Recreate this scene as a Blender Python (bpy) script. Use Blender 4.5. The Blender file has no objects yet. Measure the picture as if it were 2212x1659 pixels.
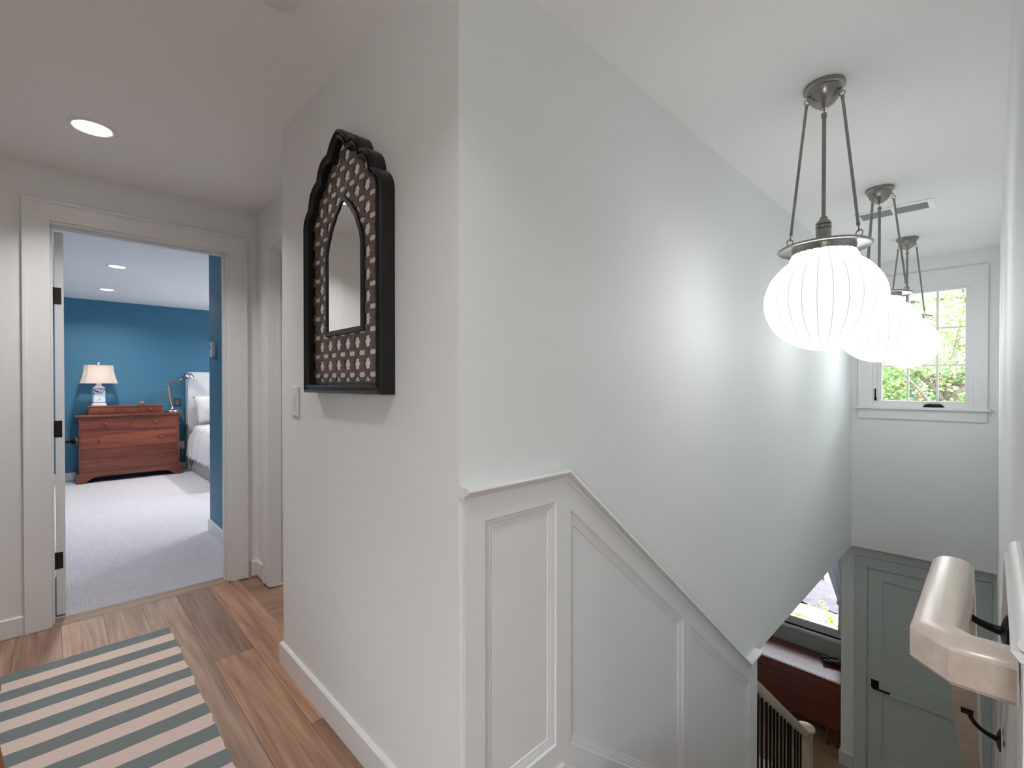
import bpy, bmesh, math, random
from mathutils import Vector, Matrix
random.seed(11)
S = bpy.context.scene
COL = S.collection
PI = math.pi

# ------------------------------------------------------------------ camera
cam_d = bpy.data.cameras.new('camera')
cam = bpy.data.objects.new('camera', cam_d)
COL.objects.link(cam)
cam_d.sensor_width = 36.0
cam_d.lens = 1012.651 / 2212 * 36.0
cam_d.shift_y = 8.782 / 2212
cam_d.clip_start = 0.02
cam.location = (0, 0, 1.30)
cam.rotation_euler = (PI / 2 - 0.0077902, 0, 0.7981026)
S.camera = cam

# ------------------------------------------------------------------ world, sun, exposure
W = bpy.data.worlds.new('sky')
S.world = W
W.use_nodes = True
_n = W.node_tree.nodes
_bg = _n['Background']
_sky = _n.new('ShaderNodeTexSky')
_sky.sky_type = 'NISHITA'
_sky.sun_disc = False
_sky.sun_elevation = math.radians(58)
_sky.sun_rotation = math.radians(90)
_sky.dust_density = 2.5
_hs = _n.new('ShaderNodeHueSaturation')      # hazy white summer sky
_hs.inputs['Saturation'].default_value = 0.25
W.node_tree.links.new(_sky.outputs[0], _hs.inputs['Color'])
W.node_tree.links.new(_hs.outputs[0], _bg.inputs[0])
_bg.inputs[1].default_value = 3.2
sun_d = bpy.data.lights.new('sun', 'SUN')
sun_d.energy = 4.5
sun_d.angle = 0.01
sun_d.color = (1.0, 0.95, 0.86)
sun = bpy.data.objects.new('sun', sun_d)
COL.objects.link(sun)
sun.rotation_euler = Vector((-0.62, 0.015, -0.78)).to_track_quat('-Z', 'Y').to_euler()


def portal(name, loc, direction, sx, sy):
    d = bpy.data.lights.new(name, 'AREA')
    d.shape = 'RECTANGLE'
    d.size = sx
    d.size_y = sy
    d.cycles.is_portal = True
    o = bpy.data.objects.new(name, d)
    COL.objects.link(o)
    o.location = loc
    o.rotation_euler = Vector(direction).to_track_quat('-Z', 'Z').to_euler()
    return o


portal('stair_window_portal', (-0.45, 5.86, 1.65), (0, -1, 0), 0.62, 1.05)
portal('lower_window_portal', (-2.1, 6.86, -1.0), (0, -1, 0), 1.8, 1.4)
portal('fill_window_portal', (0.85, -2.50, 1.2), (0, 1, 0), 1.1, 1.7)  # guides daylight through the added hall window
portal('bedroom_window_portal', (-6.4, 4.36, 1.3), (0, -1, 0), 3.2, 1.9)

V = S.view_settings
S.display_settings.display_device = 'sRGB'
V.view_transform = 'Standard'
V.look = 'None'
V.exposure = 0.26
V.gamma = 1.0
V.use_curve_mapping = False
S.cycles.use_denoising = True
S.cycles.max_bounces = 10
S.cycles.diffuse_bounces = 6
S.cycles.glossy_bounces = 4
S.cycles.transmission_bounces = 6
S.cycles.sample_clamp_indirect = 6.0

# lamp strengths
E_GLOBE = 3.8
E_HALL = 7.5
E_BED = 17.0
E_LOWER = 4.0


# ------------------------------------------------------------------ materials
def mat(name, col, rough=0.5, metal=0.0, spec=0.5, bump=0.0, bscale=200.0, var=0.0, vscale=8.0, emit=None, estr=0.0, coat=0.0):
    m = bpy.data.materials.new(name)
    m.use_nodes = True
    nt = m.node_tree
    b = nt.nodes['Principled BSDF']
    b.inputs['Base Color'].default_value = (*col, 1)
    b.inputs['Roughness'].default_value = rough
    b.inputs['Metallic'].default_value = metal
    b.inputs['Specular IOR Level'].default_value = spec
    b.inputs['Coat Weight'].default_value = coat
    tc = nt.nodes.new('ShaderNodeTexCoord')
    if var > 0:
        nz = nt.nodes.new('ShaderNodeTexNoise')
        nz.inputs['Scale'].default_value = vscale
        nz.inputs['Detail'].default_value = 4
        nt.links.new(tc.outputs['Object'], nz.inputs['Vector'])
        mx = nt.nodes.new('ShaderNodeMixRGB')
        mx.inputs[1].default_value = (*[c * (1 - var) for c in col], 1)
        mx.inputs[2].default_value = (*[min(1, c * (1 + var)) for c in col], 1)
        nt.links.new(nz.outputs['Fac'], mx.inputs[0])
        nt.links.new(mx.outputs[0], b.inputs['Base Color'])
    if bump > 0:
        nb = nt.nodes.new('ShaderNodeTexNoise')
        nb.inputs['Scale'].default_value = bscale
        nb.inputs['Detail'].default_value = 3
        nt.links.new(tc.outputs['Object'], nb.inputs['Vector'])
        bp = nt.nodes.new('ShaderNodeBump')
        bp.inputs['Strength'].default_value = bump
        bp.inputs['Distance'].default_value = 0.002
        nt.links.new(nb.outputs['Fac'], bp.inputs['Height'])
        nt.links.new(bp.outputs[0], b.inputs['Normal'])
    if emit:
        b.inputs['Emission Color'].default_value = (*emit, 1)
        b.inputs['Emission Strength'].default_value = estr
    return m


def wood(name, c1, c2, axis=0, scale=1.0, rough=0.4, coat=0.0, hue=0.0, knots=0.0, fine=0.35):
    """Grain runs along the given axis of the object's own coordinates; each object shifts it by its random number."""
    m = bpy.data.materials.new(name)
    m.use_nodes = True
    nt = m.node_tree
    L = nt.links.new
    b = nt.nodes['Principled BSDF']
    b.inputs['Roughness'].default_value = rough
    b.inputs['Coat Weight'].default_value = coat
    b.inputs['Coat Roughness'].default_value = 0.2
    tc = nt.nodes.new('ShaderNodeTexCoord')
    oi = nt.nodes.new('ShaderNodeObjectInfo')
    off = nt.nodes.new('ShaderNodeVectorMath')
    off.operation = 'SCALE'
    off.inputs[0].default_value = (13.1, 7.7, 21.3)
    L(oi.outputs['Random'], off.inputs['Scale'])
    add = nt.nodes.new('ShaderNodeVectorMath')
    L(tc.outputs['Object'], add.inputs[0])
    L(off.outputs[0], add.inputs[1])
    mp = nt.nodes.new('ShaderNodeMapping')
    sc = [14.0 * scale] * 3
    sc[axis] = 1.1 * scale
    mp.inputs['Scale'].default_value = sc
    L(add.outputs[0], mp.inputs['Vector'])
    n1 = nt.nodes.new('ShaderNodeTexNoise')
    n1.inputs['Scale'].default_value = 1.0
    n1.inputs['Detail'].default_value = 6
    n1.inputs['Distortion'].default_value = 1.2
    L(mp.outputs[0], n1.inputs['Vector'])
    mp2 = nt.nodes.new('ShaderNodeMapping')
    sc2 = [90.0 * scale] * 3
    sc2[axis] = 3.0 * scale
    mp2.inputs['Scale'].default_value = sc2
    L(add.outputs[0], mp2.inputs['Vector'])
    n2 = nt.nodes.new('ShaderNodeTexNoise')
    n2.inputs['Scale'].default_value = 1.0
    n2.inputs['Detail'].default_value = 3
    L(mp2.outputs[0], n2.inputs['Vector'])
    mixf = nt.nodes.new('ShaderNodeMix')
    mixf.inputs[0].default_value = fine
    L(n1.outputs['Fac'], mixf.inputs[2])
    L(n2.outputs['Fac'], mixf.inputs[3])
    cr = nt.nodes.new('ShaderNodeValToRGB')
    cr.color_ramp.elements[0].position = 0.36
    cr.color_ramp.elements[0].color = (*c1, 1)
    cr.color_ramp.elements[1].position = 0.64
    cr.color_ramp.elements[1].color = (*c2, 1)
    L(mixf.outputs[0], cr.inputs[0])
    hs = nt.nodes.new('ShaderNodeHueSaturation')
    mr = nt.nodes.new('ShaderNodeMapRange')
    mr.inputs[3].default_value = 1 - hue
    mr.inputs[4].default_value = 1 + hue
    L(oi.outputs['Random'], mr.inputs[0])
    L(mr.outputs[0], hs.inputs['Value'])
    L(cr.outputs[0], hs.inputs['Color'])
    tn = nt.nodes.new('ShaderNodeMixRGB')
    tn.blend_type = 'MULTIPLY'
    tn.inputs[0].default_value = 1.0
    L(hs.outputs[0], tn.inputs[1])
    L(oi.outputs['Color'], tn.inputs[2])
    L(tn.outputs[0], b.inputs['Base Color'])
    bp = nt.nodes.new('ShaderNodeBump')
    bp.inputs['Strength'].default_value = 0.15
    bp.inputs['Distance'].default_value = 0.001
    L(n2.outputs['Fac'], bp.inputs['Height'])
    L(bp.outputs[0], b.inputs['Normal'])
    return m


M = {}
M['paint'] = mat('wall_paint', (0.815, 0.815, 0.815), 0.75, bump=0.02, bscale=350)
M['stair_paint'] = mat('stair_wall_paint', (0.805, 0.822, 0.814), 0.6, bump=0.04, bscale=350)
M['ceiling'] = mat('ceiling_paint', (0.92, 0.918, 0.91), 0.85, bump=0.04, bscale=300)
M['trim'] = mat('trim_enamel', (0.80, 0.80, 0.80), 0.35, bump=0.02, bscale=60)
M['lower_trim'] = mat('lower_trim_enamel', (0.57, 0.635, 0.61), 0.35, bump=0.02, bscale=60)
M['blue'] = mat('blue_paint', (0.055, 0.19, 0.31), 0.55, bump=0.08, bscale=300, var=0.04, vscale=3)
M['bed_ceiling'] = mat('bedroom_ceiling_paint', (0.88, 0.89, 0.90), 0.85)
M['black_metal'] = mat('black_metal', (0.012, 0.011, 0.014), 0.38, 0.6, bump=0.05, bscale=120)
M['hinge'] = mat('oil_rubbed_hinge', (0.030, 0.028, 0.027), 0.5, 0.7, bump=0.1, bscale=200)
M['bronze'] = mat('antique_pewter', (0.31, 0.295, 0.28), 0.28, 1.0, bump=0.05, bscale=90, var=0.25, vscale=20)
M['chrome'] = mat('brushed_chrome', (0.55, 0.53, 0.55), 0.22, 1.0)
M['black_wood'] = mat('black_lacquer', (0.008, 0.0075, 0.008), 0.27, spec=0.42, bump=0.10, bscale=60)
M['fret'] = wood('fretwork_wood', (0.10, 0.065, 0.05), (0.165, 0.11, 0.085), 2, 2.0, 0.5)
M['pearl'] = mat('pearl_backing', (0.88, 0.90, 0.94), 0.25, bump=0.1, bscale=40, var=0.06, vscale=30)
M['mirror'] = mat('mirror_silver', (0.92, 0.92, 0.91), 0.015, 1.0)
M['plastic'] = mat('white_plastic', (0.82, 0.82, 0.82), 0.35)
M['grey_plastic'] = mat('grey_plastic', (0.07, 0.07, 0.11), 0.4)
M['dark_slot'] = mat('vent_grille_grey', (0.40, 0.40, 0.40), 0.6)
M['cherry'] = wood('cherry_wood', (0.105, 0.022, 0.012), (0.25, 0.066, 0.034), 1, 0.9, 0.33, 0.25, 0.16)
M['cherry_x'] = wood('cherry_wood_end', (0.11, 0.024, 0.015), (0.21, 0.055, 0.03), 1, 1.3, 0.33, 0.25, 0.06)
M['knob'] = mat('polished_cherry_knob', (0.17, 0.05, 0.03), 0.18, coat=0.6, var=0.3, vscale=30)
M['mahogany'] = wood('mahogany', (0.10, 0.018, 0.010), (0.20, 0.042, 0.022), 0, 0.7, 0.30, 0.15, 0.05)
M['ash'] = wood('pale_ash', (0.60, 0.49, 0.41), (0.74, 0.64, 0.56), 1, 0.9, 0.27, 0.35, 0.03)
M['ash_x'] = wood('pale_ash_return', (0.57, 0.46, 0.39), (0.71, 0.60, 0.52), 0, 0.9, 0.27, 0.35, 0.03)
M['ash_dull'] = wood('pale_ash_rail', (0.42, 0.34, 0.24), (0.52, 0.43, 0.32), 1, 1.0, 0.4, 0.1, 0.03)
M['oak'] = wood('oak_plank', (0.27, 0.16, 0.105), (0.52, 0.35, 0.25), 0, 1.0, 0.45, 0.0, 0.30)
M['oak_y'] = wood('oak_threshold', (0.26, 0.15, 0.09), (0.42, 0.27, 0.18), 1, 1.0, 0.45, 0.0, 0.08)
M['oak_low'] = wood('oak_lower_floor', (0.25, 0.15, 0.08), (0.42, 0.27, 0.16), 0, 0.8, 0.42, 0.1, 0.14)
M['orange_wood'] = wood('orange_pine', (0.28, 0.10, 0.025), (0.42, 0.17, 0.045), 2, 1.0, 0.4, 0.1, 0.0)
M['cloth_white'] = mat('white_linen', (0.68, 0.67, 0.69), 0.9, bump=0.25, bscale=120)
M['linen_head'] = mat('headboard_linen', (0.62, 0.64, 0.68), 0.9, bump=0.3, bscale=260)
M['skirt'] = mat('bed_skirt_cotton', (0.60, 0.57, 0.57), 0.95, bump=0.2, bscale=120)
M['gravel'] = mat('dark_mulch', (0.045, 0.040, 0.05), 0.95, bump=1.0, bscale=14, var=0.7, vscale=22)
M['stone'] = mat('flagstone', (0.40, 0.39, 0.40), 0.85, bump=0.3, bscale=30, var=0.14, vscale=5)
M['soil'] = mat('garden_soil', (0.10, 0.085, 0.07), 1.0, bump=0.8, bscale=20, var=0.4, vscale=10)
M['bark'] = mat('grey_bark', (0.12, 0.10, 0.08), 0.9, bump=0.8, bscale=30, var=0.35, vscale=14)
M['siding'] = mat('grey_green_siding', (0.36, 0.41, 0.41), 0.7, var=0.05)
M['dark_glass'] = mat('dark_window_glass', (0.03, 0.05, 0.06), 0.06)
M['roofing'] = mat('asphalt_shingle', (0.10, 0.10, 0.11), 0.9, bump=0.6, bscale=40)
M['petal'] = mat('yellow_petal', (0.85, 0.42, 0.015), 0.6, var=0.12)
M['cone'] = mat('flower_cone', (0.035, 0.018, 0.012), 0.9)
M['stem'] = mat('plant_stem', (0.05, 0.16, 0.03), 0.6)
M['rubber'] = mat('binocular_rubber', (0.008, 0.008, 0.010), 0.35, bump=0.2, bscale=150)
M['brass'] = mat('amber_liquid', (0.20, 0.05, 0.03), 0.15)


def leaf_mat(name, col, tr=0.45, tint=(1.3, 1.4, 0.9)):
    m = bpy.data.materials.new(name)
    m.use_nodes = True
    nt = m.node_tree
    b = nt.nodes['Principled BSDF']
    b.inputs['Base Color'].default_value = (*col, 1)
    b.inputs['Roughness'].default_value = 0.45
    t = nt.nodes.new('ShaderNodeBsdfTranslucent')
    t.inputs[0].default_value = (min(0.85, col[0] * tint[0]), min(0.85, col[1] * tint[1]), min(0.85, col[2] * tint[2]), 1)
    mx = nt.nodes.new('ShaderNodeMixShader')
    mx.inputs[0].default_value = tr
    out = nt.nodes['Material Output']
    nt.links.new(b.outputs[0], mx.inputs[1])
    nt.links.new(t.outputs[0], mx.inputs[2])
    nt.links.new(mx.outputs[0], out.inputs[0])
    return m


M['sheer'] = leaf_mat('sheer_curtain', (0.74, 0.75, 0.79), 0.45, (1, 1, 1))
M['leaf'] = leaf_mat('leaf_green', (0.10, 0.20, 0.065))
M['leaf2'] = leaf_mat('leaf_yellow_green', (0.20, 0.29, 0.12))
M['leaf3'] = leaf_mat('leaf_red', (0.45, 0.13, 0.07))
M['leaf4'] = leaf_mat('leaf_bright', (0.10, 0.32, 0.04), 0.3)


def glass_mat():
    m = bpy.data.materials.new('window_glass')
    m.use_nodes = True
    nt = m.node_tree
    for n in list(nt.nodes):
        if n.type != 'OUTPUT_MATERIAL':
            nt.nodes.remove(n)
    out = nt.nodes['Material Output']
    tr = nt.nodes.new('ShaderNodeBsdfTransparent')
    tr.inputs[0].default_value = (0.95, 0.97, 0.96, 1)
    gl = nt.nodes.new('ShaderNodeBsdfGlossy')
    gl.inputs['Roughness'].default_value = 0.02
    fr = nt.nodes.new('ShaderNodeFresnel')
    fr.inputs[0].default_value = 1.45
    mx = nt.nodes.new('ShaderNodeMixShader')
    nt.links.new(fr.outputs[0], mx.inputs[0])
    nt.links.new(tr.outputs[0], mx.inputs[1])
    nt.links.new(gl.outputs[0], mx.inputs[2])
    nt.links.new(mx.outputs[0], out.inputs[0])
    return m


M['glass'] = glass_mat()


def crystal_mat():
    m = bpy.data.materials.new('clear_crystal')
    m.use_nodes = True
    b = m.node_tree.nodes['Principled BSDF']
    b.inputs['Transmission Weight'].default_value = 0.9
    b.inputs['Roughness'].default_value = 0.05
    b.inputs['Base Color'].default_value = (0.95, 0.97, 1, 1)
    return m


M['crystal'] = crystal_mat()


def milk_glass():
    """Opal glass lit from inside; shading between the ribs is put in as dimmer, darker grooves."""
    m = bpy.data.materials.new('opal_ribbed_glass')
    m.use_nodes = True
    nt = m.node_tree
    L = nt.links.new
    b = nt.nodes['Principled BSDF']
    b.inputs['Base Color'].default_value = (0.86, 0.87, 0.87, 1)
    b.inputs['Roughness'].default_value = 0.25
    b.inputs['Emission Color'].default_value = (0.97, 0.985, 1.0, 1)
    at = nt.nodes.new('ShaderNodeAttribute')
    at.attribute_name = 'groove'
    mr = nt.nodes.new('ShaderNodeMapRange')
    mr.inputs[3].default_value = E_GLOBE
    mr.inputs[4].default_value = 0.16  # glow cut in the grooves to draw the shading between ribs
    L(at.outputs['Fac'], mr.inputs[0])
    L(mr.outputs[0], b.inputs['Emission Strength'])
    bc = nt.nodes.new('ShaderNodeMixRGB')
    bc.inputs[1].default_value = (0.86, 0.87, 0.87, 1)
    bc.inputs[2].default_value = (0.62, 0.63, 0.64, 1)  # darker groove colour stands in for rib shade
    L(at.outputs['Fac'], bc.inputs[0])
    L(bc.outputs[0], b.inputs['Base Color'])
    return m


M['opal'] = milk_glass()
M['lens_hall'] = mat('downlight_lens_warm', (0.9, 0.88, 0.85), 0.5, emit=(1.0, 0.93, 0.86), estr=9.0)
M['lens_bed'] = mat('downlight_lens_bedroom', (0.9, 0.9, 0.9), 0.5, emit=(1.0, 0.96, 0.9), estr=9.0)


def carpet_mat():
    m = bpy.data.materials.new('loop_carpet')
    m.use_nodes = True
    nt = m.node_tree
    L = nt.links.new
    b = nt.nodes['Principled BSDF']
    b.inputs['Roughness'].default_value = 0.95
    b.inputs['Specular IOR Level'].default_value = 0.15
    tc = nt.nodes.new('ShaderNodeTexCoord')
    mp = nt.nodes.new('ShaderNodeMapping')
    mp.inputs['Scale'].default_value = (34, 58, 1)
    L(tc.outputs['Object'], mp.inputs['Vector'])
    br = nt.nodes.new('ShaderNodeTexBrick')
    br.offset = 0.5
    br.inputs['Scale'].default_value = 1.0
    br.inputs['Brick Width'].default_value = 1.0
    br.inputs['Row Height'].default_value = 1.0
    br.inputs['Mortar Size'].default_value = 0.13
    br.inputs['Mortar Smooth'].default_value = 0.8
    br.inputs['Color1'].default_value = (0.60, 0.585, 0.63, 1)
    br.inputs['Color2'].default_value = (0.54, 0.53, 0.57, 1)
    br.inputs['Mortar'].default_value = (0.49, 0.48, 0.52, 1)
    L(mp.outputs[0], br.inputs['Vector'])
    nz = nt.nodes.new('ShaderNodeTexNoise')
    nz.inputs['Scale'].default_value = 300
    L(tc.outputs['Object'], nz.inputs['Vector'])
    mx = nt.nodes.new('ShaderNodeMixRGB')
    mx.blend_type = 'OVERLAY'
    mx.inputs[0].default_value = 0.25
    L(br.outputs['Color'], mx.inputs[1])
    L(nz.outputs['Fac'], mx.inputs[2])
    L(mx.outputs[0], b.inputs['Base Color'])
    bp = nt.nodes.new('ShaderNodeBump')
    bp.inputs['Strength'].default_value = 0.35
    bp.inputs['Distance'].default_value = 0.004
    bp.invert = True
    L(br.outputs['Fac'], bp.inputs['Height'])
    L(bp.outputs[0], b.inputs['Normal'])
    return m


M['carpet'] = carpet_mat()


def rug_mat():
    m = bpy.data.materials.new('striped_flatweave')
    m.use_nodes = True
    nt = m.node_tree
    L = nt.links.new
    b = nt.nodes['Principled BSDF']
    b.inputs['Roughness'].default_value = 0.95
    b.inputs['Specular IOR Level'].default_value = 0.1
    tc = nt.nodes.new('ShaderNodeTexCoord')
    sp = nt.nodes.new('ShaderNodeSeparateXYZ')
    L(tc.outputs['Object'], sp.inputs[0])
    nz = nt.nodes.new('ShaderNodeTexNoise')
    nz.inputs['Scale'].default_value = 5.0
    nz.inputs['Detail'].default_value = 3
    L(tc.outputs['Object'], nz.inputs['Vector'])

    def math_node(op, a=None, c=None):
        n = nt.nodes.new('ShaderNodeMath')
        n.operation = op
        if a is not None:
            L(a, n.inputs[0])
        if c is not None:
            n.inputs[1].default_value = c
        return n
    w = math_node('SUBTRACT', nz.outputs['Fac'], 0.5)
    w = math_node('MULTIPLY', w.outputs[0], 0.016)
    x = math_node('ADD', sp.outputs[0])
    L(w.outputs[0], x.inputs[1])
    x = math_node('DIVIDE', x.outputs[0], 0.166)
    x = math_node('FRACT', x.outputs[0])
    x = math_node('LESS_THAN', x.outputs[0], 0.5)
    wv = nt.nodes.new('ShaderNodeTexNoise')
    wv.inputs['Scale'].default_value = 420
    L(tc.outputs['Object'], wv.inputs['Vector'])
    mx = nt.nodes.new('ShaderNodeMixRGB')
    mx.inputs[1].default_value = (0.76, 0.62, 0.55, 1)
    mx.inputs[2].default_value = (0.215, 0.245, 0.25, 1)
    L(x.outputs[0], mx.inputs[0])
    ov = nt.nodes.new('ShaderNodeMixRGB')
    ov.blend_type = 'OVERLAY'
    ov.inputs[0].default_value = 0.3
    L(mx.outputs[0], ov.inputs[1])
    L(wv.outputs['Fac'], ov.inputs[2])
    L(ov.outputs[0], b.inputs['Base Color'])
    bp = nt.nodes.new('ShaderNodeBump')
    bp.inputs['Strength'].default_value = 0.3
    bp.inputs['Distance'].default_value = 0.002
    L(wv.outputs['Fac'], bp.inputs['Height'])
    L(bp.outputs[0], b.inputs['Normal'])
    return m


M['rug'] = rug_mat()


def china_mat():
    m = bpy.data.materials.new('blue_white_china')
    m.use_nodes = True
    nt = m.node_tree
    L = nt.links.new
    b = nt.nodes['Principled BSDF']
    b.inputs['Roughness'].default_value = 0.15
    tc = nt.nodes.new('ShaderNodeTexCoord')
    vo = nt.nodes.new('ShaderNodeTexNoise')
    vo.inputs['Scale'].default_value = 30
    vo.inputs['Detail'].default_value = 2
    vo.inputs['Distortion'].default_value = 0.8
    L(tc.outputs['Object'], vo.inputs['Vector'])
    cr = nt.nodes.new('ShaderNodeValToRGB')
    cr.color_ramp.elements[0].position = 0.53
    cr.color_ramp.elements[0].color = (0.74, 0.77, 0.82, 1)
    cr.color_ramp.elements[1].position = 0.60
    cr.color_ramp.elements[1].color = (0.05, 0.10, 0.36, 1)
    L(vo.outputs['Fac'], cr.inputs[0])
    sp = nt.nodes.new('ShaderNodeSeparateXYZ')
    L(tc.outputs['Object'], sp.inputs[0])
    bd = nt.nodes.new('ShaderNodeValToRGB')
    e = bd.color_ramp.elements
    e[0].position = 0.0
    e[0].color = (0, 0, 0, 1)
    e[1].position = 1.0
    e[1].color = (0, 0, 0, 1)
    for p, v in ((0.24, 0), (0.26, 1), (0.74, 1), (0.76, 0)):
        k = e.new(p)
        k.color = (v, v, v, 1)
    mr = nt.nodes.new('ShaderNodeMapRange')
    mr.inputs[1].default_value = 0.0
    mr.inputs[2].default_value = 0.30
    L(sp.outputs[2], mr.inputs[0])
    L(mr.outputs[0], bd.inputs[0])
    mx = nt.nodes.new('ShaderNodeMixRGB')
    mx.inputs[1].default_value = (0.76, 0.78, 0.80, 1)
    L(bd.outputs[0], mx.inputs[0])
    L(cr.outputs[0], mx.inputs[2])
    L(mx.outputs[0], b.inputs['Base Color'])
    return m


M['china'] = china_mat()
M['china_plain'] = mat('white_china', (0.76, 0.77, 0.78), 0.15)
M['china_band'] = mat('blue_china_band', (0.10, 0.12, 0.34), 0.2)


def shade_mat():
    m = bpy.data.materials.new('silk_lampshade')
    m.use_nodes = True
    nt = m.node_tree
    b = nt.nodes['Principled BSDF']
    b.inputs['Base Color'].default_value = (0.72, 0.64, 0.60, 1)
    b.inputs['Roughness'].default_value = 0.8
    t = nt.nodes.new('ShaderNodeBsdfTranslucent')
    t.inputs[0].default_value = (0.75, 0.60, 0.50, 1)
    mx = nt.nodes.new('ShaderNodeMixShader')
    mx.inputs[0].default_value = 0.4
    out = nt.nodes['Material Output']
    nt.links.new(b.outputs[0], mx.inputs[1])
    nt.links.new(t.outputs[0], mx.inputs[2])
    nt.links.new(mx.outputs[0], out.inputs[0])
    return m


M['shade'] = shade_mat()
M['shade_trim'] = mat('lampshade_trim', (0.42, 0.42, 0.46), 0.8)


# ------------------------------------------------------------------ mesh helpers
def box(bm, x0, x1, y0, y1, z0, z1, bev=0.0):
    vs = [bm.verts.new((x, y, z)) for x in (x0, x1) for y in (y0, y1) for z in (z0, z1)]
    fs = []
    for q in ((0, 1, 3, 2), (4, 6, 7, 5), (0, 4, 5, 1), (2, 3, 7, 6), (0, 2, 6, 4), (1, 5, 7, 3)):
        fs.append(bm.faces.new([vs[i] for i in q]))
    if bev > 0:
        es = list({e for f in fs for e in f.edges})
        bmesh.ops.bevel(bm, geom=es, offset=bev, segments=2, profile=0.6, affect='EDGES')
    return fs


def prism(bm, pts, axis, a, b):
    """Extrude a 2D polygon along an axis: axis 'x' takes (y,z), 'y' takes (x,z), 'z' takes (x,y)."""
    def P(p, t):
        return {'x': (t, p[0], p[1]), 'y': (p[0], t, p[1]), 'z': (p[0], p[1], t)}[axis]
    lo = [bm.verts.new(P(p, a)) for p in pts]
    hi = [bm.verts.new(P(p, b)) for p in pts]
    bm.faces.new(lo)
    bm.faces.new(hi[::-1])
    n = len(pts)
    for i in range(n):
        bm.faces.new((lo[i], hi[i], hi[(i + 1) % n], lo[(i + 1) % n]))


def lathe(bm, prof, c=(0, 0, 0), n=32, close=True, M4=None):
    """Revolve (r,z) points about the z axis through c."""
    rings = []
    for r, z in prof:
        ring = []
        for i in range(n):
            a = 2 * PI * i / n
            p = Vector((r * math.cos(a), r * math.sin(a), z))
            if M4:
                p = M4 @ p
            ring.append(bm.verts.new(p + Vector(c)))
        rings.append(ring)
    for k in range(len(rings) - 1):
        for i in range(n):
            j = (i + 1) % n
            bm.faces.new((rings[k][i], rings[k][j], rings[k + 1][j], rings[k + 1][i]))
    if close:
        if prof[0][0] > 1e-6:
            bm.faces.new(rings[0][::-1])
        if prof[-1][0] > 1e-6:
            bm.faces.new(rings[-1])


def tube(bm, pts, rad, n=8, cap=True):
    pts = [Vector(p) for p in pts]
    rads = rad if isinstance(rad, (list, tuple)) else [rad] * len(pts)
    rings = []
    ref = None
    for i, p in enumerate(pts):
        t = (pts[min(i + 1, len(pts) - 1)] - pts[max(i - 1, 0)]).normalized()
        if ref is None:
            ref = t.orthogonal().normalized()
        u = (ref - t * ref.dot(t)).normalized()
        ref = u
        v = t.cross(u)
        rings.append([bm.verts.new(p + (u * math.cos(2 * PI * k / n) + v * math.sin(2 * PI * k / n)) * rads[i]) for k in range(n)])
    for a, b in zip(rings, rings[1:]):
        for k in range(n):
            j = (k + 1) % n
            bm.faces.new((a[k], a[j], b[j], b[k]))
    if cap:
        bm.faces.new(rings[0][::-1])
        bm.faces.new(rings[-1])


def torus(bm, c, axis, R, r, n=16, m=6):
    axis = Vector(axis).normalized()
    u = axis.orthogonal().normalized()
    v = axis.cross(u)
    rings = []
    for i in range(n):
        a = 2 * PI * i / n
        d = u * math.cos(a) + v * math.sin(a)
        rings.append([bm.verts.new(Vector(c) + d * (R + r * math.cos(2 * PI * k / m)) + axis * (r * math.sin(2 * PI * k / m))) for k in range(m)])
    for i in range(n):
        a, b = rings[i], rings[(i + 1) % n]
        for k in range(m):
            j = (k + 1) % m
            bm.faces.new((a[k], b[k], b[j], a[j]))


def sweep(bm, path, prof):
    """Carry a closed profile of (side, up) points along a path with mitred corners."""
    path = [Vector(p) for p in path]
    Z = Vector((0, 0, 1))
    rings = []
    for i, p in enumerate(path):
        tin = (p - path[i - 1]).normalized() if i else None
        tout = (path[i + 1] - p).normalized() if i < len(path) - 1 else None
        a = tin or tout
        b = tout or tin
        t = (a + b).normalized()
        s = t.cross(Z).normalized()
        u = s.cross(t).normalized()
        sa = a.cross(Z).normalized()
        ua = sa.cross(a).normalized()
        ks = 1 / max(0.3, abs(s.dot(sa)))
        ku = 1 / max(0.3, abs(u.dot(ua)))
        rings.append([bm.verts.new(p + s * (q[0] * ks) + u * (q[1] * ku)) for q in prof])
    n = len(prof)
    for a, b in zip(rings, rings[1:]):
        for k in range(n):
            j = (k + 1) % n
            bm.faces.new((a[k], a[j], b[j], b[k]))
    bm.faces.new(rings[0][::-1])
    bm.faces.new(rings[-1])


def new():
    return bmesh.new()


def obj(name, bm, material, parent=None, smooth=False, loc=None, auto=None):
    bmesh.ops.recalc_face_normals(bm, faces=bm.faces[:])
    me = bpy.data.meshes.new(name)
    bm.to_mesh(me)
    bm.free()
    if material is not None:
        me.materials.append(material)
    if smooth:
        me.polygons.foreach_set('use_smooth', [True] * len(me.polygons))
        if auto is not None:
            me.set_sharp_from_angle(angle=math.radians(auto))
    o = bpy.data.objects.new(name, me)
    COL.objects.link(o)
    if parent is not None:
        o.parent = parent
    if loc is not None:
        o.location = loc
    return o


def tag(o, label=None, cat=None, group=None, kind=None):
    for k, v in (('label', label), ('category', cat), ('group', group), ('kind', kind)):
        if v:
            o[k] = v
    return o


def thing(name, label, cat, loc=(0, 0, 0), rz=0.0, group=None, kind=None):
    o = bpy.data.objects.new(name, None)
    o.empty_display_size = 0.1
    COL.objects.link(o)
    o.location = loc
    o.rotation_euler = (0, 0, rz)
    return tag(o, label, cat, group, kind)


def boxes(name, lst, material, parent=None, bev=0.0, loc=None):
    bm = new()
    for b in lst:
        box(bm, *b, bev=bev)
    return obj(name, bm, material, parent, loc=loc)


def struct(name, lst, material, label, cat):
    return tag(boxes(name, lst, material), label, cat, kind='structure')


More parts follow.
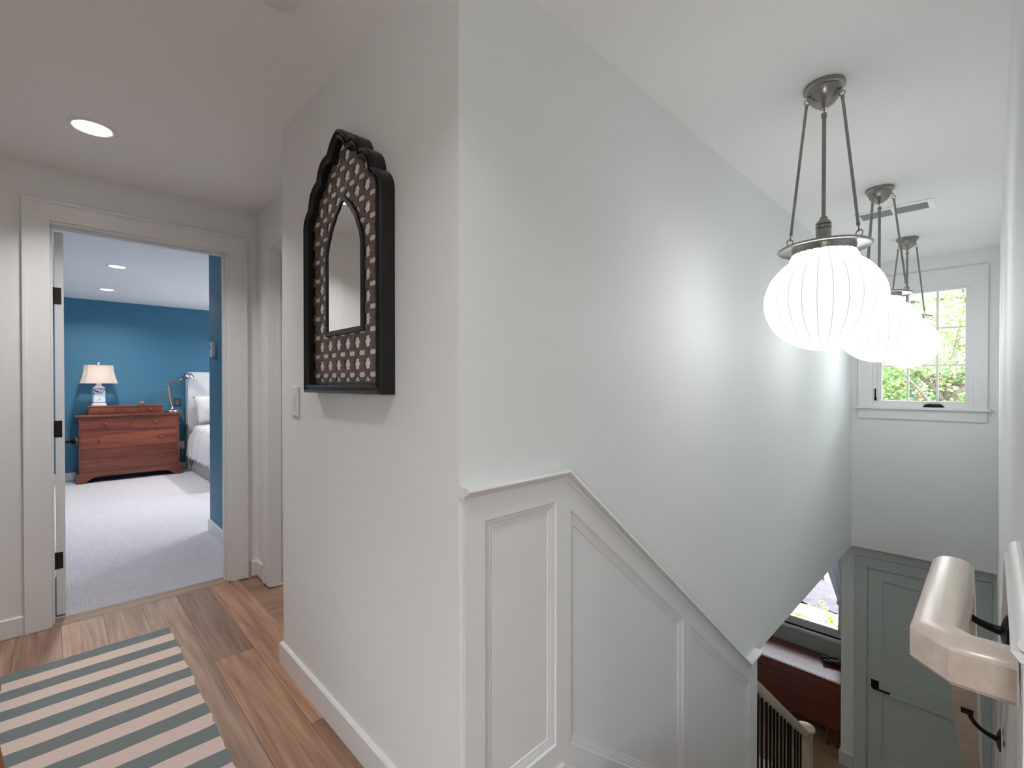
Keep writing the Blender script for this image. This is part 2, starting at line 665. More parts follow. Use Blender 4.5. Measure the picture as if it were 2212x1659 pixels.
def copy_tree(o, parent=None):
    c = o.copy()
    COL.objects.link(c)
    if parent is not None:
        c.parent = parent
    for ch in list(o.children):
        copy_tree(ch, c)
    return c


# ------------------------------------------------------------------ key measures (metres)
CZ = 2.467                    # ceiling
XD = -3.514                   # bedroom door wall
YM = 0.758                    # mirror wall
XS = -0.977                   # stair wall, left
XR = 0.034                    # stair wall, right
YE = 5.682                    # end wall with the window
ZL = -0.305                   # ceiling of the lower storey
ZF = -2.65                    # lower floor
YL = 5.85                     # lower wall with the door
XB = -8.74                    # blue bedroom wall
SL = 0.80                     # stair slope

# ------------------------------------------------------------------ structure
hall_floor = struct('floor', [(-3.63, 1.75, -2.35, 0.87, -0.30, -0.014), (-3.63, -1.1, 0.87, 1.4, -0.30, -0.013)], M['oak_y'], 'oak plank floor of the upper hall', 'floor')
cz = [
    ('ceiling', [(-3.63, 1.75, -2.35, 5.9, CZ, CZ + 0.25)], M['ceiling'], 'flat white ceiling over the hall and the stairwell'),
    ('ceiling', [(-9.0, -3.63, -1.1, 4.4, CZ + 0.01, CZ + 0.25)], M['bed_ceiling'], 'pale ceiling of the blue bedroom'),
    ('ceiling', [(-4.4, XS - 0.11, 0.87, 6.9, ZL, ZL + 0.2), (XS - 0.12, 1.75, YE + 0.1, 6.9, ZL, ZL + 0.2)], M['ceiling'], 'ceiling of the lower room beside the stairs'),
]
for a in cz:
    struct(a[0], a[1], a[2], a[3], 'ceiling')
# left hall wall around the bedroom door
struct('wall_left', [(-3.63, XD, -2.35, -0.034, -0.014, CZ), (-3.63, XD, 0.826, 0.992, -0.014, CZ), (-3.63, XD, -0.034, 0.826, 2.178, CZ)], M['paint'],
       'white hall wall around the open bedroom doorway', 'wall')
HX0, HX1, HZ0, HZ1 = 0.35, 1.35, 0.4, 2.0  # opening for the added fill window
struct('wall_back', [(-3.63, HX0, -2.47, -2.35, -0.014, CZ), (HX1, 1.75, -2.47, -2.35, -0.014, CZ), (HX0, HX1, -2.47, -2.35, -0.014, HZ0), (HX0, HX1, -2.47, -2.35, HZ1, CZ)], M['paint'], 'white wall at the back of the hall around the added window', 'wall')
struct('wall_hall_right', [(1.75, 1.87, -2.47, 0.87, -0.014, CZ)], M['paint'], 'white wall at the far right end of the hall', 'wall')
# wall with the closet door (seen at the slot left of the mirror wall) and its return
struct('wall_closet', [(XD, -3.249, 0.992, 1.10, -0.014, CZ), (-2.45, -2.19, 0.992, 1.10, -0.014, CZ), (-3.249, -2.45, 0.992, 1.10, 2.18, CZ)], M['paint'],
       'narrow white wall beside the mirror wall with a closet doorway', 'wall')
struct('wall_mirror', [(-2.304, XS - 0.002, YM, YM + 0.234, -0.014, CZ)], M['paint'], 'white wall that carries the arched mirror', 'wall')
struct('wall_stair_left', [(XS - 0.11, XS, YM + 0.0005, YE + 0.17, ZL, CZ), (XS - 0.11, XS, YM + 0.0005, 2.949, ZF, ZL)], M['stair_paint'],
       'tall white stairwell wall above the panelling on the left', 'wall')
struct('wall_stair_right', [(XR, XR + 0.12, YM + 0.001, YE + 0.17, ZF, CZ)], M['stair_paint'], 'white stairwell wall behind the handrail on the right', 'wall')
struct('wall_hall_end', [(XR + 0.001, 1.75, YM, YM + 0.112, -0.014, CZ)], M['paint'], 'white hall wall to the right of the stair head', 'wall')
WX0, WX1, WZ0, WZ1 = -0.803, -0.128, 1.115, 2.178
struct('wall_end', [(XS, WX0, YE, YE + 0.17, ZL, CZ), (WX1, XR, YE, YE + 0.17, ZL, CZ), (WX0, WX1, YE, YE + 0.17, ZL, WZ0), (WX0, WX1, YE, YE + 0.17, WZ1, CZ)], M['stair_paint'],
       'white end wall of the stairwell around the paned window', 'wall')
# lower storey
struct('floor', [(-4.4, 1.75, -0.5, 6.7, ZF - 0.2, ZF - 0.012)], M['oak_low'], 'wood floor of the lower room', 'floor')
DX0, DX1 = -0.867, -0.10
struct('wall_lower_door', [(-1.088, DX0 - 0.018, YL, YL + 0.12, ZF, ZL), (DX1 + 0.018, XR + 0.12, YL, YL + 0.12, ZF, ZL), (DX0 - 0.018, DX1 + 0.018, YL, YL + 0.12, -0.53, ZL),
                           (-1.088, -0.97, YL + 0.12, 6.66, ZF, ZL)], M['stair_paint'], 'lower wall around the panelled door at the foot of the stairs', 'wall')
LX0, LX1, LZ0, LZ1 = -3.0, -1.22, -1.735, -0.45
YW = 6.65
struct('wall_lower_window', [(-4.4, LX0, YW, YW + 0.16, ZF, ZL), (LX1, 0.3, YW, YW + 0.16, ZF, ZL), (LX0, LX1, YW, YW + 0.16, ZF, LZ0), (LX0, LX1, YW, YW + 0.16, LZ1, ZL)], M['stair_paint'],
       'lower wall under the garden window', 'wall')
struct('wall_lower_left', [(-4.4, -4.28, 0.5, 6.7, ZF, ZL)], M['stair_paint'], 'far left wall of the lower room', 'wall')
struct('wall_lower_back', [(-4.4, 0.2, 0.5, 0.62, ZF, ZL)], M['stair_paint'], 'wall under the hall behind the stairs', 'wall')
# bedroom
struct('wall_bedroom_far', [(XB - 0.12, XB, -1.1, 4.4, -0.014, CZ + 0.05)], M['blue'], 'deep blue bedroom wall behind the dresser', 'wall')
struct('wall_bedroom_left', [(-8.9, -3.63, -1.1, -0.95, -0.014, CZ + 0.05)], M['blue'], 'blue bedroom wall behind the open door', 'wall')
struct('wall_bedroom_near', [(-4.87, XD - 0.1165, 0.985, 1.10, -0.014, CZ + 0.05), (-4.87, -4.75, 1.10, 4.4, -0.014, CZ + 0.05)], M['blue'],
       'narrow blue wall with the thermostat just inside the doorway', 'wall')
BX0, BX1, BZ0, BZ1 = -8.0, -5.2, 0.35, 2.25
struct('wall_bedroom_window', [(-8.9, BX0, 4.2, 4.32, -0.014, CZ + 0.05), (BX1, -4.75, 4.2, 4.32, -0.014, CZ + 0.05), (BX0, BX1, 4.2, 4.32, -0.014, BZ0), (BX0, BX1, 4.2, 4.32, BZ1, CZ + 0.05)],
       M['blue'], 'blue bedroom wall with the wide window out of view', 'wall')
struct('floor', [(-8.9, -3.622, -1.1, 4.4, -0.2, -0.002)], M['carpet'], 'pale lavender loop carpet of the bedroom', 'carpet')

# hall floor planks: rows 17 cm wide along x, joints staggered
rows = [-0.49 + 0.1695 * k for k in range(-11, 8)]
fixed = {0.5265: [-2.54], 0.696: [-1.817]}
rp = random.Random(4)
for k, y0 in enumerate(rows):
    y1 = min(y0 + 0.1695, YM + 0.10 if y0 < 0.85 else 0.99)
    if y0 > 0.985:
        continue
    y1 = y0 + 0.1695
    xs_ = [-3.494]
    x = -3.494 + rp.uniform(0.5, 1.6)
    if abs(y0 - 0.527) < 0.02:
        x = -2.54
    elif abs(y0 - 0.6965) < 0.02:
        x = -1.817
    elif abs(y0 - 0.3575) < 0.02:
        x = -1.1
    elif -0.2 < y0 < 0.3:
        x = -2.2 + rp.uniform(-0.1, 0.4)
    xe = 1.75 if y0 < 0.52 else (1.75 if y0 < 0.7 else -2.31)
    ymax = 0.99 if y0 > 0.7 else y1
    while x < xe - 0.35:
        xs_.append(x)
        x += rp.uniform(1.1, 1.9)
    xs_.append(xe)
    for a, b in zip(xs_, xs_[1:]):
        bm = new()
        dz = rp.uniform(-0.0006, 0.0)
        box(bm, a + 0.0006, b - 0.0006, y0 + 0.0006, min(y1, ymax) - 0.0006, -0.013, dz)
        pk = obj('plank', bm, M['oak'], hall_floor)
        v = rp.uniform(0.82, 1.12)
        pk.color = (v, v * rp.uniform(0.94, 1.0), v * rp.uniform(0.88, 1.0), 1)
        if abs(y0 - 0.527) < 0.02 and a < -3:
            pk.color = (0.60, 0.56, 0.56, 1)
        if abs(y0 - 0.3575) < 0.02 and a < -3:
            pk.color = (0.84, 0.84, 0.86, 1)
        if abs(y0 - 0.527) < 0.02 and a > -3:
            pk.color = (1.12, 0.98, 0.86, 1)
        if abs(y0 - 0.6965) < 0.02:
            pk.color = (0.92, 0.78, 0.70, 1)
bm = new()
box(bm, -3.621, -3.495, -0.016, 0.808, -0.013, -0.0002)
obj('threshold_plank', bm, M['oak_y'], hall_floor)
# lower floor planks in view
low = [o for o in COL.objects if o.name == 'floor.001'][0]
for k in range(34):
    y0 = 2.9 + k * 0.11
    x = -4.28 + rp.uniform(0.4, 1.2)
    xs_ = [-4.28]
    while x < -0.2:
        xs_.append(x)
        x += rp.uniform(0.9, 1.6)
    xs_.append(0.03)
    for a, b in zip(xs_, xs_[1:]):
        bm = new()
        box(bm, a + 0.0008, b - 0.0008, y0 + 0.0008, y0 + 0.1092, ZF - 0.011, ZF + rp.uniform(-0.001, 0))
        obj('plank', bm, M['oak_low'], low)

# ------------------------------------------------------------------ baseboards
def baseboard(name, path, label, z=0.0, h=0.10, t=0.015, m=None):
    """Runs along (x,y) points, the board on the right-hand side of the direction of travel."""
    bm = new()
    prof = [(0, 0), (t, 0), (t, h - 0.006), (t - 0.006, h), (0, h)]
    sweep(bm, [(p[0], p[1], z) for p in path], prof)
    return tag(obj(name, bm, m or M['trim']), label, 'baseboard', kind='structure')


baseboard('baseboard_mirror', [(XS + 0.0, YM), (-2.304, YM), (-2.304, 0.985)][::-1], 'white baseboard under the mirror wall')
baseboard('baseboard_left', [(XD, -2.35), (XD, -0.117)], 'white baseboard left of the bedroom doorway')
baseboard('baseboard_corner', [(XD, 0.948), (XD, 0.992), (-3.33, 0.992)], 'short white baseboard in the hall corner')
baseboard('baseboard_hall_end', [(XR + 0.02, YM), (1.75, YM)], 'white baseboard right of the stair head')
baseboard('baseboard_back', [(1.75, -2.35), (XD, -2.35)], 'white baseboard at the back of the hall')
baseboard('baseboard_bedroom_far', [(XB, -0.95), (XB, 4.2)], 'white baseboard under the blue wall')
baseboard('baseboard_bedroom_near', [(-4.87, 1.1), (-4.87, 0.985), (XD - 0.1165, 0.985)], 'white baseboard under the thermostat wall')
baseboard('baseboard_lower', [(-1.088, 6.6), (-1.088, YL), (-0.977, YL)], 'white baseboard at the end of the lower wall', z=ZF, h=0.14, m=M['lower_trim'])


# ------------------------------------------------------------------ door casings
def casing(parent, x0, x1, y0, y1, zt, w, t, axis, sgn, bead=True, z0=0.0, m=None):
    """Flat casing with a raised backband around an opening; axis 'x' means the wall faces +x or -x."""
    def place(name, a0, a1, zz0, zz1, th, m=m):
        bm = new()
        if axis == 'x':
            box(bm, min(x0, x0 + sgn * th), max(x0, x0 + sgn * th), a0, a1, zz0, zz1, bev=0.002)
        else:
            box(bm, a0, a1, min(y0, y0 + sgn * th), max(y0, y0 + sgn * th), zz0, zz1, bev=0.002)
        return obj(name, bm, m or M['trim'], parent)
    lo, hi = (y0, y1) if axis == 'x' else (x0, x1)
    place('side_casing', lo - w, lo, z0, zt, t)
    place('side_casing', hi, hi + w, z0, zt, t)
    place('head_casing', lo - w, hi + w, zt, zt + w, t)
    if bead:
        bw = 0.013
        place('back_band', lo - w - 0.002, lo - w + bw, z0, zt + w - bw, t + 0.008)
        place('back_band', hi + w - bw, hi + w + 0.002, z0, zt + w - bw, t + 0.008)
        place('back_band', lo - w - 0.002, hi + w + 0.002, zt + w - bw, zt + w + 0.002, t + 0.008)


t1 = thing('trim_1', 'white casing and jambs of the open bedroom doorway', 'door frame', (0, 0, 0), kind='structure')
casing(t1, XD, 0, -0.016, 0.822, 2.172, 0.102, 0.019, 'x', 1)
boxes('jamb', [(-3.63, XD + 0.004, -0.034, -0.016, 0, 2.16)], M['trim'], t1)
boxes('jamb', [(-3.63, XD + 0.004, 0.808, 0.826, 0, 2.16)], M['trim'], t1)
boxes('head_jamb', [(-3.63, XD + 0.004, -0.034, 0.826, 2.16, 2.178)], M['trim'], t1)
boxes('door_stop', [(-3.585, -3.55, 0.796, 0.808, 0, 2.16)], M['trim'], t1, 0.002)
boxes('door_stop', [(-3.585, -3.55, -0.016, -0.006, 0, 2.16)], M['trim'], t1, 0.002)
boxes('head_stop', [(-3.585, -3.55, -0.006, 0.796, 2.146, 2.16)], M['trim'], t1, 0.002)

d1 = thing('door_1', 'white bedroom door standing open, seen edge-on with black hinges', 'door', (-3.635, 0.0, 0.012), kind='structure')
boxes('door_leaf', [(-0.80, 0.0, 0.0, 0.038, 0.0, 2.135)], M['trim'], d1, 0.002)
for z in (1.78, 1.04, 0.305):
    hg = boxes('hinge', [(-0.0005, 0.0025, -0.006, 0.028, z - 0.046, z + 0.046)], M['hinge'], d1, 0.001)
    bm = new()
    lathe(bm, [(0.006, z - 0.047), (0.006, z + 0.047)], (0.004, -0.007, 0), 12)
    obj('knuckle', bm, M['hinge'], hg, True, auto=40)
bm = new()
MK = Matrix.Rotation(-PI / 2, 4, 'X')
lathe(bm, [(0.03, 0.0), (0.03, 0.008), (0.010, 0.012), (0.010, 0.035), (0.026, 0.045), (0.028, 0.058), (0.018, 0.068), (0.0, 0.070)], (-0.735, 0.038, 0.90), 20, M4=MK)
obj('door_knob', bm, M['black_metal'], d1, True, auto=40)

t2 = thing('trim_2', 'white casing of the closet doorway beside the mirror wall', 'door frame', (0, 0, 0), kind='structure')
casing(t2, -3.232, -2.468, 0.992, 0, 2.168, 0.10, 0.019, 'y', -1)
boxes('jamb', [(-3.249, -3.229, 0.986, 1.10, 0, 2.165)], M['trim'], t2)
boxes('jamb', [(-2.468, -2.45, 0.986, 1.10, 0, 2.165)], M['trim'], t2)
boxes('head_jamb', [(-3.249, -2.45, 0.986, 1.10, 2.165, 2.18)], M['trim'], t2)
boxes('door_stop', [(-3.229, -3.217, 1.03, 1.048, 0, 2.165)], M['trim'], t2)
d2 = thing('door_2', 'white closet door just inside the narrow doorway left of the mirror wall', 'door', (-3.225, 1.052, 0.01), kind='structure')
boxes('door_leaf', [(0.0, 0.752, 0.0, 0.036, 0.0, 2.145)], M['trim'], d2, 0.002)


# ------------------------------------------------------------------ wainscot panelling along the stairs
def offset_poly(pts, d):
    """Inset a convex-ish polygon (counter-clockwise) by d."""
    n = len(pts)
    out = []
    for i in range(n):
        p0, p1, p2 = Vector(pts[i - 1]), Vector(pts[i]), Vector(pts[(i + 1) % n])
        a = (p1 - p0).normalized()
        b = (p2 - p1).normalized()
        na = Vector((-a.y, a.x))
        nb = Vector((-b.y, b.x))
        m = (na + nb)
        m = m / max(0.2, (1 + na.dot(nb)))
        out.append(tuple(p1 + m * d))
    return out


def ccw(pts):
    a = sum(pts[i - 1][0] * pts[i][1] - pts[i][0] * pts[i - 1][1] for i in range(len(pts)))
    return pts if a > 0 else pts[::-1]


def ring_panel(parent, pts, X, front, field, wid=0.030):
    """Moulding ring sloping from the frame face to a recessed field, plus the flat field itself."""
    pts = ccw(pts)
    prof = [(0.0, front), (0.004, front - 0.006), (0.011, front - 0.007), (wid - 0.006, field + 0.004), (wid - 0.002, field + 0.004), (wid, field)]
    bm = new()
    loops = []
    for d, h in prof:
        loops.append([bm.verts.new((X(h), p[0], p[1])) for p in offset_poly(pts, d)])
    n = len(pts)
    for a, b in zip(loops, loops[1:]):
        for i in range(n):
            j = (i + 1) % n
            bm.faces.new((a[i], a[j], b[j], b[i]))
    obj('panel_moulding', bm, M['trim'], parent)
    bm = new()
    prism(bm, offset_poly(pts, wid - 0.004), 'x', X(-0.001), X(field))
    obj('panel', bm, M['trim'], parent)


def zt(y):
    return 1.012 if y < 1.169 else 1.012 - SL * (y - 1.169)


def wainscot(name, label, x0, sgn, yend, stiles, front, capout):
    W_ = thing(name, label, 'wall panelling', (0, 0, 0), kind='structure')
    X = lambda h: x0 + sgn * h
    field = 0.004

    def piece(nm, pts, h0=-0.001, h1=front, bev=True):
        bm = new()
        prism(bm, pts, 'x', X(h0), X(h1))
        return obj(nm, bm, M['trim'], W_)
    up = lambda y: (0.930 if y < 1.155 else 0.889 - 0.795 * (y - 1.206))
    dn = lambda y: (0.157 if y < 1.165 else 0.121 - 0.795 * (y - 1.207))
    sk = lambda y: (0.083 if y < 1.164 else 0.083 - SL * (y - 1.164))
    bt = lambda y: (0.0 if y < 1.12 else -0.16 - SL * (y - 1.12))
    y0 = YM + 0.007 if sgn > 0 else YM - 0.0
    s1, e1, b1 = 0.833, 1.131, 1.202
    piece('stile', [(y0, 0), (s1, 0), (s1, zt(0.9)), (y0, zt(0.9))])
    piece('top_rail', [(s1, 0.930), (e1, 0.930), (e1, zt(1)), (s1, zt(1))])
    piece('bottom_rail', [(s1, 0.0), (e1, 0.0), (e1, 0.157), (s1, 0.157)])
    piece('stile', [(e1, -0.05), (b1, -0.10), (b1, zt(b1)), (1.169, zt(1)), (e1, zt(1))])
    ring_panel(W_, [(s1, 0.157), (e1, 0.157), (e1, 0.930), (s1, 0.930)], X, front, field)
    prev = b1
    for (a, b) in stiles:
        piece('top_rail', [(prev, up(prev)), (a, up(a)), (a, zt(a)), (prev, zt(prev))])
        piece('bottom_rail', [(prev, bt(prev)), (a, bt(a)), (a, dn(a)), (prev, dn(prev))])
        zz = max(zt(b), -0.287 if sgn > 0 and b > 2.7 else -99)
        top = [(b, zt(b)), (a, zt(a))]
        if sgn > 0 and b > 2.78:
            top = [(b, -0.287), (2.791, -0.287), (a, zt(a))] if a < 2.79 else [(b, -0.287), (a, -0.287)]
        low_ = bt(a) if sgn < 0 or b < 2.9 else ZF
        piece('stile', [(a, bt(a) if low_ > ZF else ZF), (b, bt(b) if low_ > ZF else ZF)] + top)
        ring_panel(W_, [(prev, dn(prev)), (a, dn(a)), (a, up(a)), (prev, up(prev))], X, front, field)
        prev = b
    # skirt board, a little proud, following the stairs
    ys = [y0, 1.164, stiles[-1][1]]
    piece('skirt_board', [(y0, 0.0), (1.10, 0.0), (stiles[-1][1], bt(stiles[-1][1]) - 0.05), (stiles[-1][1], sk(stiles[-1][1])), (1.164, 0.083), (y0, 0.083)], front, front + 0.010)
    # cap with a rounded nose
    cp = [(-0.0, 0), (capout - 0.010, 0), (capout - 0.003, 0.004), (capout, 0.010), (capout - 0.003, 0.016), (capout - 0.010, 0.020), (0, 0.020)]
    if sgn > 0:
        path = [(x0, YM - 0.0005, 1.012), (x0, 1.169, 1.012), (x0, 2.791, -0.286), (x0, 2.975, -0.286)]
        bm = new()
        sweep(bm, path, cp)
    else:
        path = [(x0, YM - 0.02, 1.012), (x0, 1.169, 1.012), (x0, yend, zt(yend))]
        bm = new()
        sweep(bm, path, [(-p, q) for p, q in cp])
    obj('cap', bm, M['trim'], W_, True, auto=50)
    # small cove under the cap
    cv = [(0, 0), (front + 0.010, 0), (front + 0.003, -0.010), (0, -0.010)]
    bm = new()
    sweep(bm, path, cv if sgn > 0 else [(-p, q) for p, q in cv])
    obj('cove', bm, M['trim'], W_)
    return W_


wainscot('trim_3', 'white panelled wainscot stepping down the left stair wall', XS, 1, 2.95, [(2.004, 2.082), (2.829, 2.949)], 0.019, 0.043)
wainscot('trim_4', 'white panelled wainscot down the right stair wall behind the handrail', XR, -1, 4.3, [(2.004, 2.082), (2.829, 2.949), (3.70, 3.78), (4.2, 4.3)], 0.009, 0.015)

# ------------------------------------------------------------------ stairs
st = thing('staircase', 'oak stairs with white risers going down between the panelled walls', 'stairs', (0, 0, 0), kind='structure')
NR = 14
RISE = -ZF / NR
RUN = RISE / SL
for i in range(NR):
    y = 1.17 + i * RUN
    z = -i * RISE
    if i:
        boxes('tread', [(-0.945, 0.020, y - RUN - 0.025, y + 0.004, z - 0.028, z)], M['oak'], st, 0.004)
    boxes('riser', [(-0.945, 0.020, y - 0.012 + 0.004, y + 0.008, z - RISE, z - 0.029)], M['trim'], st)
boxes('landing_nosing', [(-0.945, 0.020, 0.862, 1.195, -0.030, -0.0005)], M['oak_y'], st, 0.004)
ybot = 1.17 + (NR - 1) * RUN
bm = new()
prism(bm, [(2.952, -0.10 - SL * (2.952 - 1.17) - 0.15), (4.24, -0.10 - SL * (4.24 - 1.17) - 0.15), (4.24, ZF), (2.952, ZF)], 'x', -1.05, -1.00)
obj('stringer', bm, M['lower_trim'], st)
bm = new()
prism(bm, [(2.952, 0.03 - SL * (2.952 - 1.17)), (4.24, 0.03 - SL * (4.24 - 1.17)), (4.24, -0.25 - SL * (4.24 - 1.17)), (2.952, -0.25 - SL * (2.952 - 1.17))], 'x', -1.065, -0.985)
obj('shoe_rail', bm, M['lower_trim'], st)

# ------------------------------------------------------------------ balustrade at the foot of the stairs
bal = thing('balustrade', 'pale wood stair rail with black iron balusters above the lower room', 'railing', (-1.027, 2.95, ZF))
X0, Y0, Z0 = -1.027, 2.95, ZF
rail = lambda y: -0.572 - 0.793 * (y - 3.151)
bm = new()
rp_ = [(-0.026, -0.030), (0.026, -0.030), (0.030, -0.012), (0.028, 0.018), (0.014, 0.030), (-0.014, 0.030), (-0.028, 0.018), (-0.030, -0.012)]
sweep(bm, [(0, 0.002, rail(2.952) - 0.03 - Z0), (0, 4.235 - Y0, rail(4.235) - 0.03 - Z0)], rp_)
obj('handrail', bm, M['ash_dull'], bal, True, auto=50)
for y in [3.02, 3.10, 3.175, 3.252, 3.343, 3.421, 3.496, 3.567, 3.653, 3.73, 3.815, 3.876, 3.989, 4.061, 4.136]:
    zb = 0.03 - SL * (y - 1.17)
    boxes('baluster', [(-0.006, 0.006, y - Y0 - 0.006, y - Y0 + 0.006, zb - 0.02 - Z0, rail(y) - 0.055 - Z0)], M['black_metal'], bal)
bm = new()
box(bm, -0.042, 0.042, 4.235 - Y0, 4.319 - Y0, 0.0, 1.19, 0.006)
obj('newel_post', bm, M['ash_dull'], bal)
bm = new()
lathe(bm, [(0.044, 1.188), (0.050, 1.194), (0.062, 1.200), (0.066, 1.210), (0.064, 1.219), (0.055, 1.225), (0.0, 1.227)], (0, 4.277 - Y0, 0), 28)
obj('newel_cap', bm, M['ash_dull'], bal, True, auto=50)

# ------------------------------------------------------------------ handrail on the right wall
hr = thing('handrail', 'pale ash handrail mitred into the right stair wall at its near end', 'handrail', (XR, 0.85, 0.971))
prof = [(-0.024, -0.058), (0.024, -0.058), (0.029, -0.052), (0.029, -0.013), (0.0265, -0.0085), (0.021, -0.0045), (0.0155, -0.002), (0.009, -0.0006), (0.0, 0.0), (-0.009, -0.0006), (-0.0155, -0.002), (-0.021, -0.0045), (-0.0265, -0.0085), (-0.029, -0.013), (-0.029, -0.052)]
yc = 1.225
zr = lambda y: 0.0 if y < yc else -SL * (y - yc)
ox, oy = XR, 0.85
bm = new()
path = [(-0.012, 0.0, 0.0), (-0.060, 0.0, 0.0), (-0.085, 0.025, 0.0), (-0.085, yc - oy, 0.0), (-0.085, 4.25 - oy, zr(4.25))]
sweep(bm, path, prof)
obj('rail', bm, M['ash'], hr, True, auto=27)
for y in (1.19, 1.93, 2.9, 3.9):
    zu = (0.0 if y < yc else -SL * (y - yc)) - 0.058
    k = y - oy
    dp = 0.045 if y < 1.3 else 0.064
    bk = thing('bracket', None, None, (0, 0, 0))
    bk.parent = hr
    bm = new()
    sl = 0 if y < yc else SL
    pts = []
    for i in range(9):
        t = i / 8 * PI / 2
        pts.append((-0.014 - 0.066 * math.sin(t) ** 1.0, k, zu - 0.002 - dp * math.cos(t) ** 0.9 if i < 8 else zu + 0.002))
    tube(bm, pts, [0.010, 0.0075, 0.0065, 0.006, 0.006, 0.006, 0.006, 0.0065, 0.007], 10)
    o = obj('bracket_arm', bm, M['black_metal'], bk, True, auto=60)
    bm = new()
    MR = Matrix.Rotation(-PI / 2, 4, 'Y')
    lathe(bm, [(0.030, 0.0), (0.030, 0.003), (0.022, 0.007), (0.010, 0.010), (0.0, 0.011)], (-0.012, k, zu - dp - 0.003), 18, M4=MR)
    obj('wall_plate', bm, M['black_metal'], bk, True, auto=50)
    boxes('saddle', [(-0.095, -0.068, k - 0.022, k + 0.022, zu - 0.0055 - sl * 0.012, zu + 0.001)], M['black_metal'], bk, 0.001)

# ------------------------------------------------------------------ stair window
w1 = thing('window_1', 'white nine-pane stair window looking into a leafy tree', 'window', (-0.466, YE, 1.1), kind='structure')
ox, oy, oz = -0.466, YE, 1.1


def wbox(name, x0, x1, y0, y1, z0, z1, m, bev=0.0, par=None):
    return boxes(name, [(x0 - ox, x1 - ox, y0 - oy, y1 - oy, z0 - oz, z1 - oz)], m, par or w1, bev)


wbox('side_casing', -0.928, -0.812, YE - 0.020, YE, 1.088, 2.190, M['trim'], 0.002)
wbox('side_casing', -0.118, -0.030, YE - 0.020, YE, 1.088, 2.190, M['trim'], 0.002)
wbox('head_casing', -0.928, -0.030, YE - 0.020, YE, 2.190, 2.325, M['trim'], 0.002)
wbox('stool', -0.942, -0.011, YE - 0.045, YE + 0.02, 1.066, 1.090, M['trim'], 0.004)
wbox('apron', -0.926, -0.031, YE - 0.018, YE, 0.974, 1.066, M['trim'], 0.002)
FY0, FY1 = YE - 0.002, YE + 0.12
wbox('frame_jamb', -0.812, -0.783, FY0, FY1, 1.09, 2.19, M['trim'])
wbox('frame_jamb', -0.146, -0.118, FY0, FY1, 1.09, 2.19, M['trim'])
wbox('frame_head', -0.783, -0.146, FY0, FY1, 2.166, 2.19, M['trim'])
wbox('frame_sill', -0.783, -0.146, FY0, FY1, 1.09, 1.112, M['trim'])
SY0, SY1 = YE + 0.02, YE + 0.06
wbox('sash_stile', -0.783, -0.748, SY0, SY1, 1.112, 2.166, M['trim'], 0.002)
wbox('sash_stile', -0.170, -0.146, SY0, SY1, 1.112, 2.166, M['trim'], 0.002)
wbox('sash_rail', -0.748, -0.170, SY0, SY1, 1.112, 1.146, M['trim'], 0.002)
wbox('sash_rail', -0.748, -0.170, SY0, SY1, 2.140, 2.166, M['trim'], 0.002)
mx = [-0.748, -0.556, -0.352, -0.170]
mz = [1.146, 1.472, 1.808, 2.140]
for x in mx[1:3]:
    wbox('muntin', x - 0.008, x + 0.008, SY0 + 0.006, SY1 - 0.004, 1.146, 2.140, M['trim'])
for z in mz[1:3]:
    wbox('muntin', -0.748, -0.170, SY0 + 0.008, SY1 - 0.006, z - 0.007, z + 0.007, M['trim'])
for i in range(3):
    for j in range(3):
        wbox('pane', mx[i] - 0.002, mx[i + 1] + 0.002, SY0 + 0.020, SY0 + 0.023, mz[j] - 0.002, mz[j + 1] + 0.002, M['glass'])
bm = new()
tube(bm, [(-0.792 - ox, -0.004, 1.155 - oz), (-0.792 - ox, -0.010, 1.18 - oz), (-0.792 - ox, -0.012, 1.26 - oz)], 0.006, 8)
box(bm, -0.802 - ox, -0.782 - ox, -0.006, 0.0, 1.145 - oz, 1.175 - oz)
obj('lock_lever', bm, M['black_metal'], w1)
bm = new()
prism(bm, [(-0.445 - ox, 1.094 - oz), (-0.302 - ox, 1.094 - oz), (-0.308 - ox, 1.112 - oz), (-0.335 - ox, 1.124 - oz), (-0.40 - ox, 1.126 - oz), (-0.435 - ox, 1.116 - oz)], 'y', -0.012, 0.020)
bmesh.ops.bevel(bm, geom=bm.edges[:], offset=0.003, segments=2, affect='EDGES')
obj('crank_cover', bm, M['black_metal'], w1)
bm = new()
tube(bm, [(-0.41 - ox, -0.012, 1.118 - oz), (-0.37 - ox, -0.022, 1.116 - oz), (-0.33 - ox, -0.022, 1.104 - oz)], 0.006, 8)
obj('crank_handle', bm, M['black_metal'], w1)

# ------------------------------------------------------------------ lower door at the foot of the stairs
t5 = thing('trim_5', 'pale casing around the door at the foot of the stairs', 'door frame', (0, 0, 0), kind='structure')
casing(t5, DX0 - 0.006, DX1 + 0.006, YL, 0, -0.535, 0.10, 0.019, 'y', -1, bead=False, z0=ZF, m=M['lower_trim'])
boxes('jamb', [(DX0 - 0.018, DX0 - 0.001, YL, YL + 0.12, ZF, -0.53)], M['lower_trim'], t5)
boxes('jamb', [(DX1 + 0.001, DX1 + 0.018, YL, YL + 0.12, ZF, -0.53)], M['lower_trim'], t5)
boxes('head_jamb', [(DX0 - 0.001, DX1 + 0.001, YL, YL + 0.12, -0.5395, -0.53)], M['lower_trim'], t5)
boxes('door_stop', [(DX0 - 0.001, DX0 + 0.014, YL + 0.045, YL + 0.06, ZF, -0.54), (DX1 - 0.014, DX1 + 0.001, YL + 0.045, YL + 0.06, ZF, -0.54)], M['lower_trim'], t5)
d3 = thing('door_3', 'pale grey-green three-panel door with a black lever at the foot of the stairs', 'door', (DX0, YL, ZF + 0.01), kind='structure')
DW, DH = DX1 - DX0, 2.10
sw = 0.115


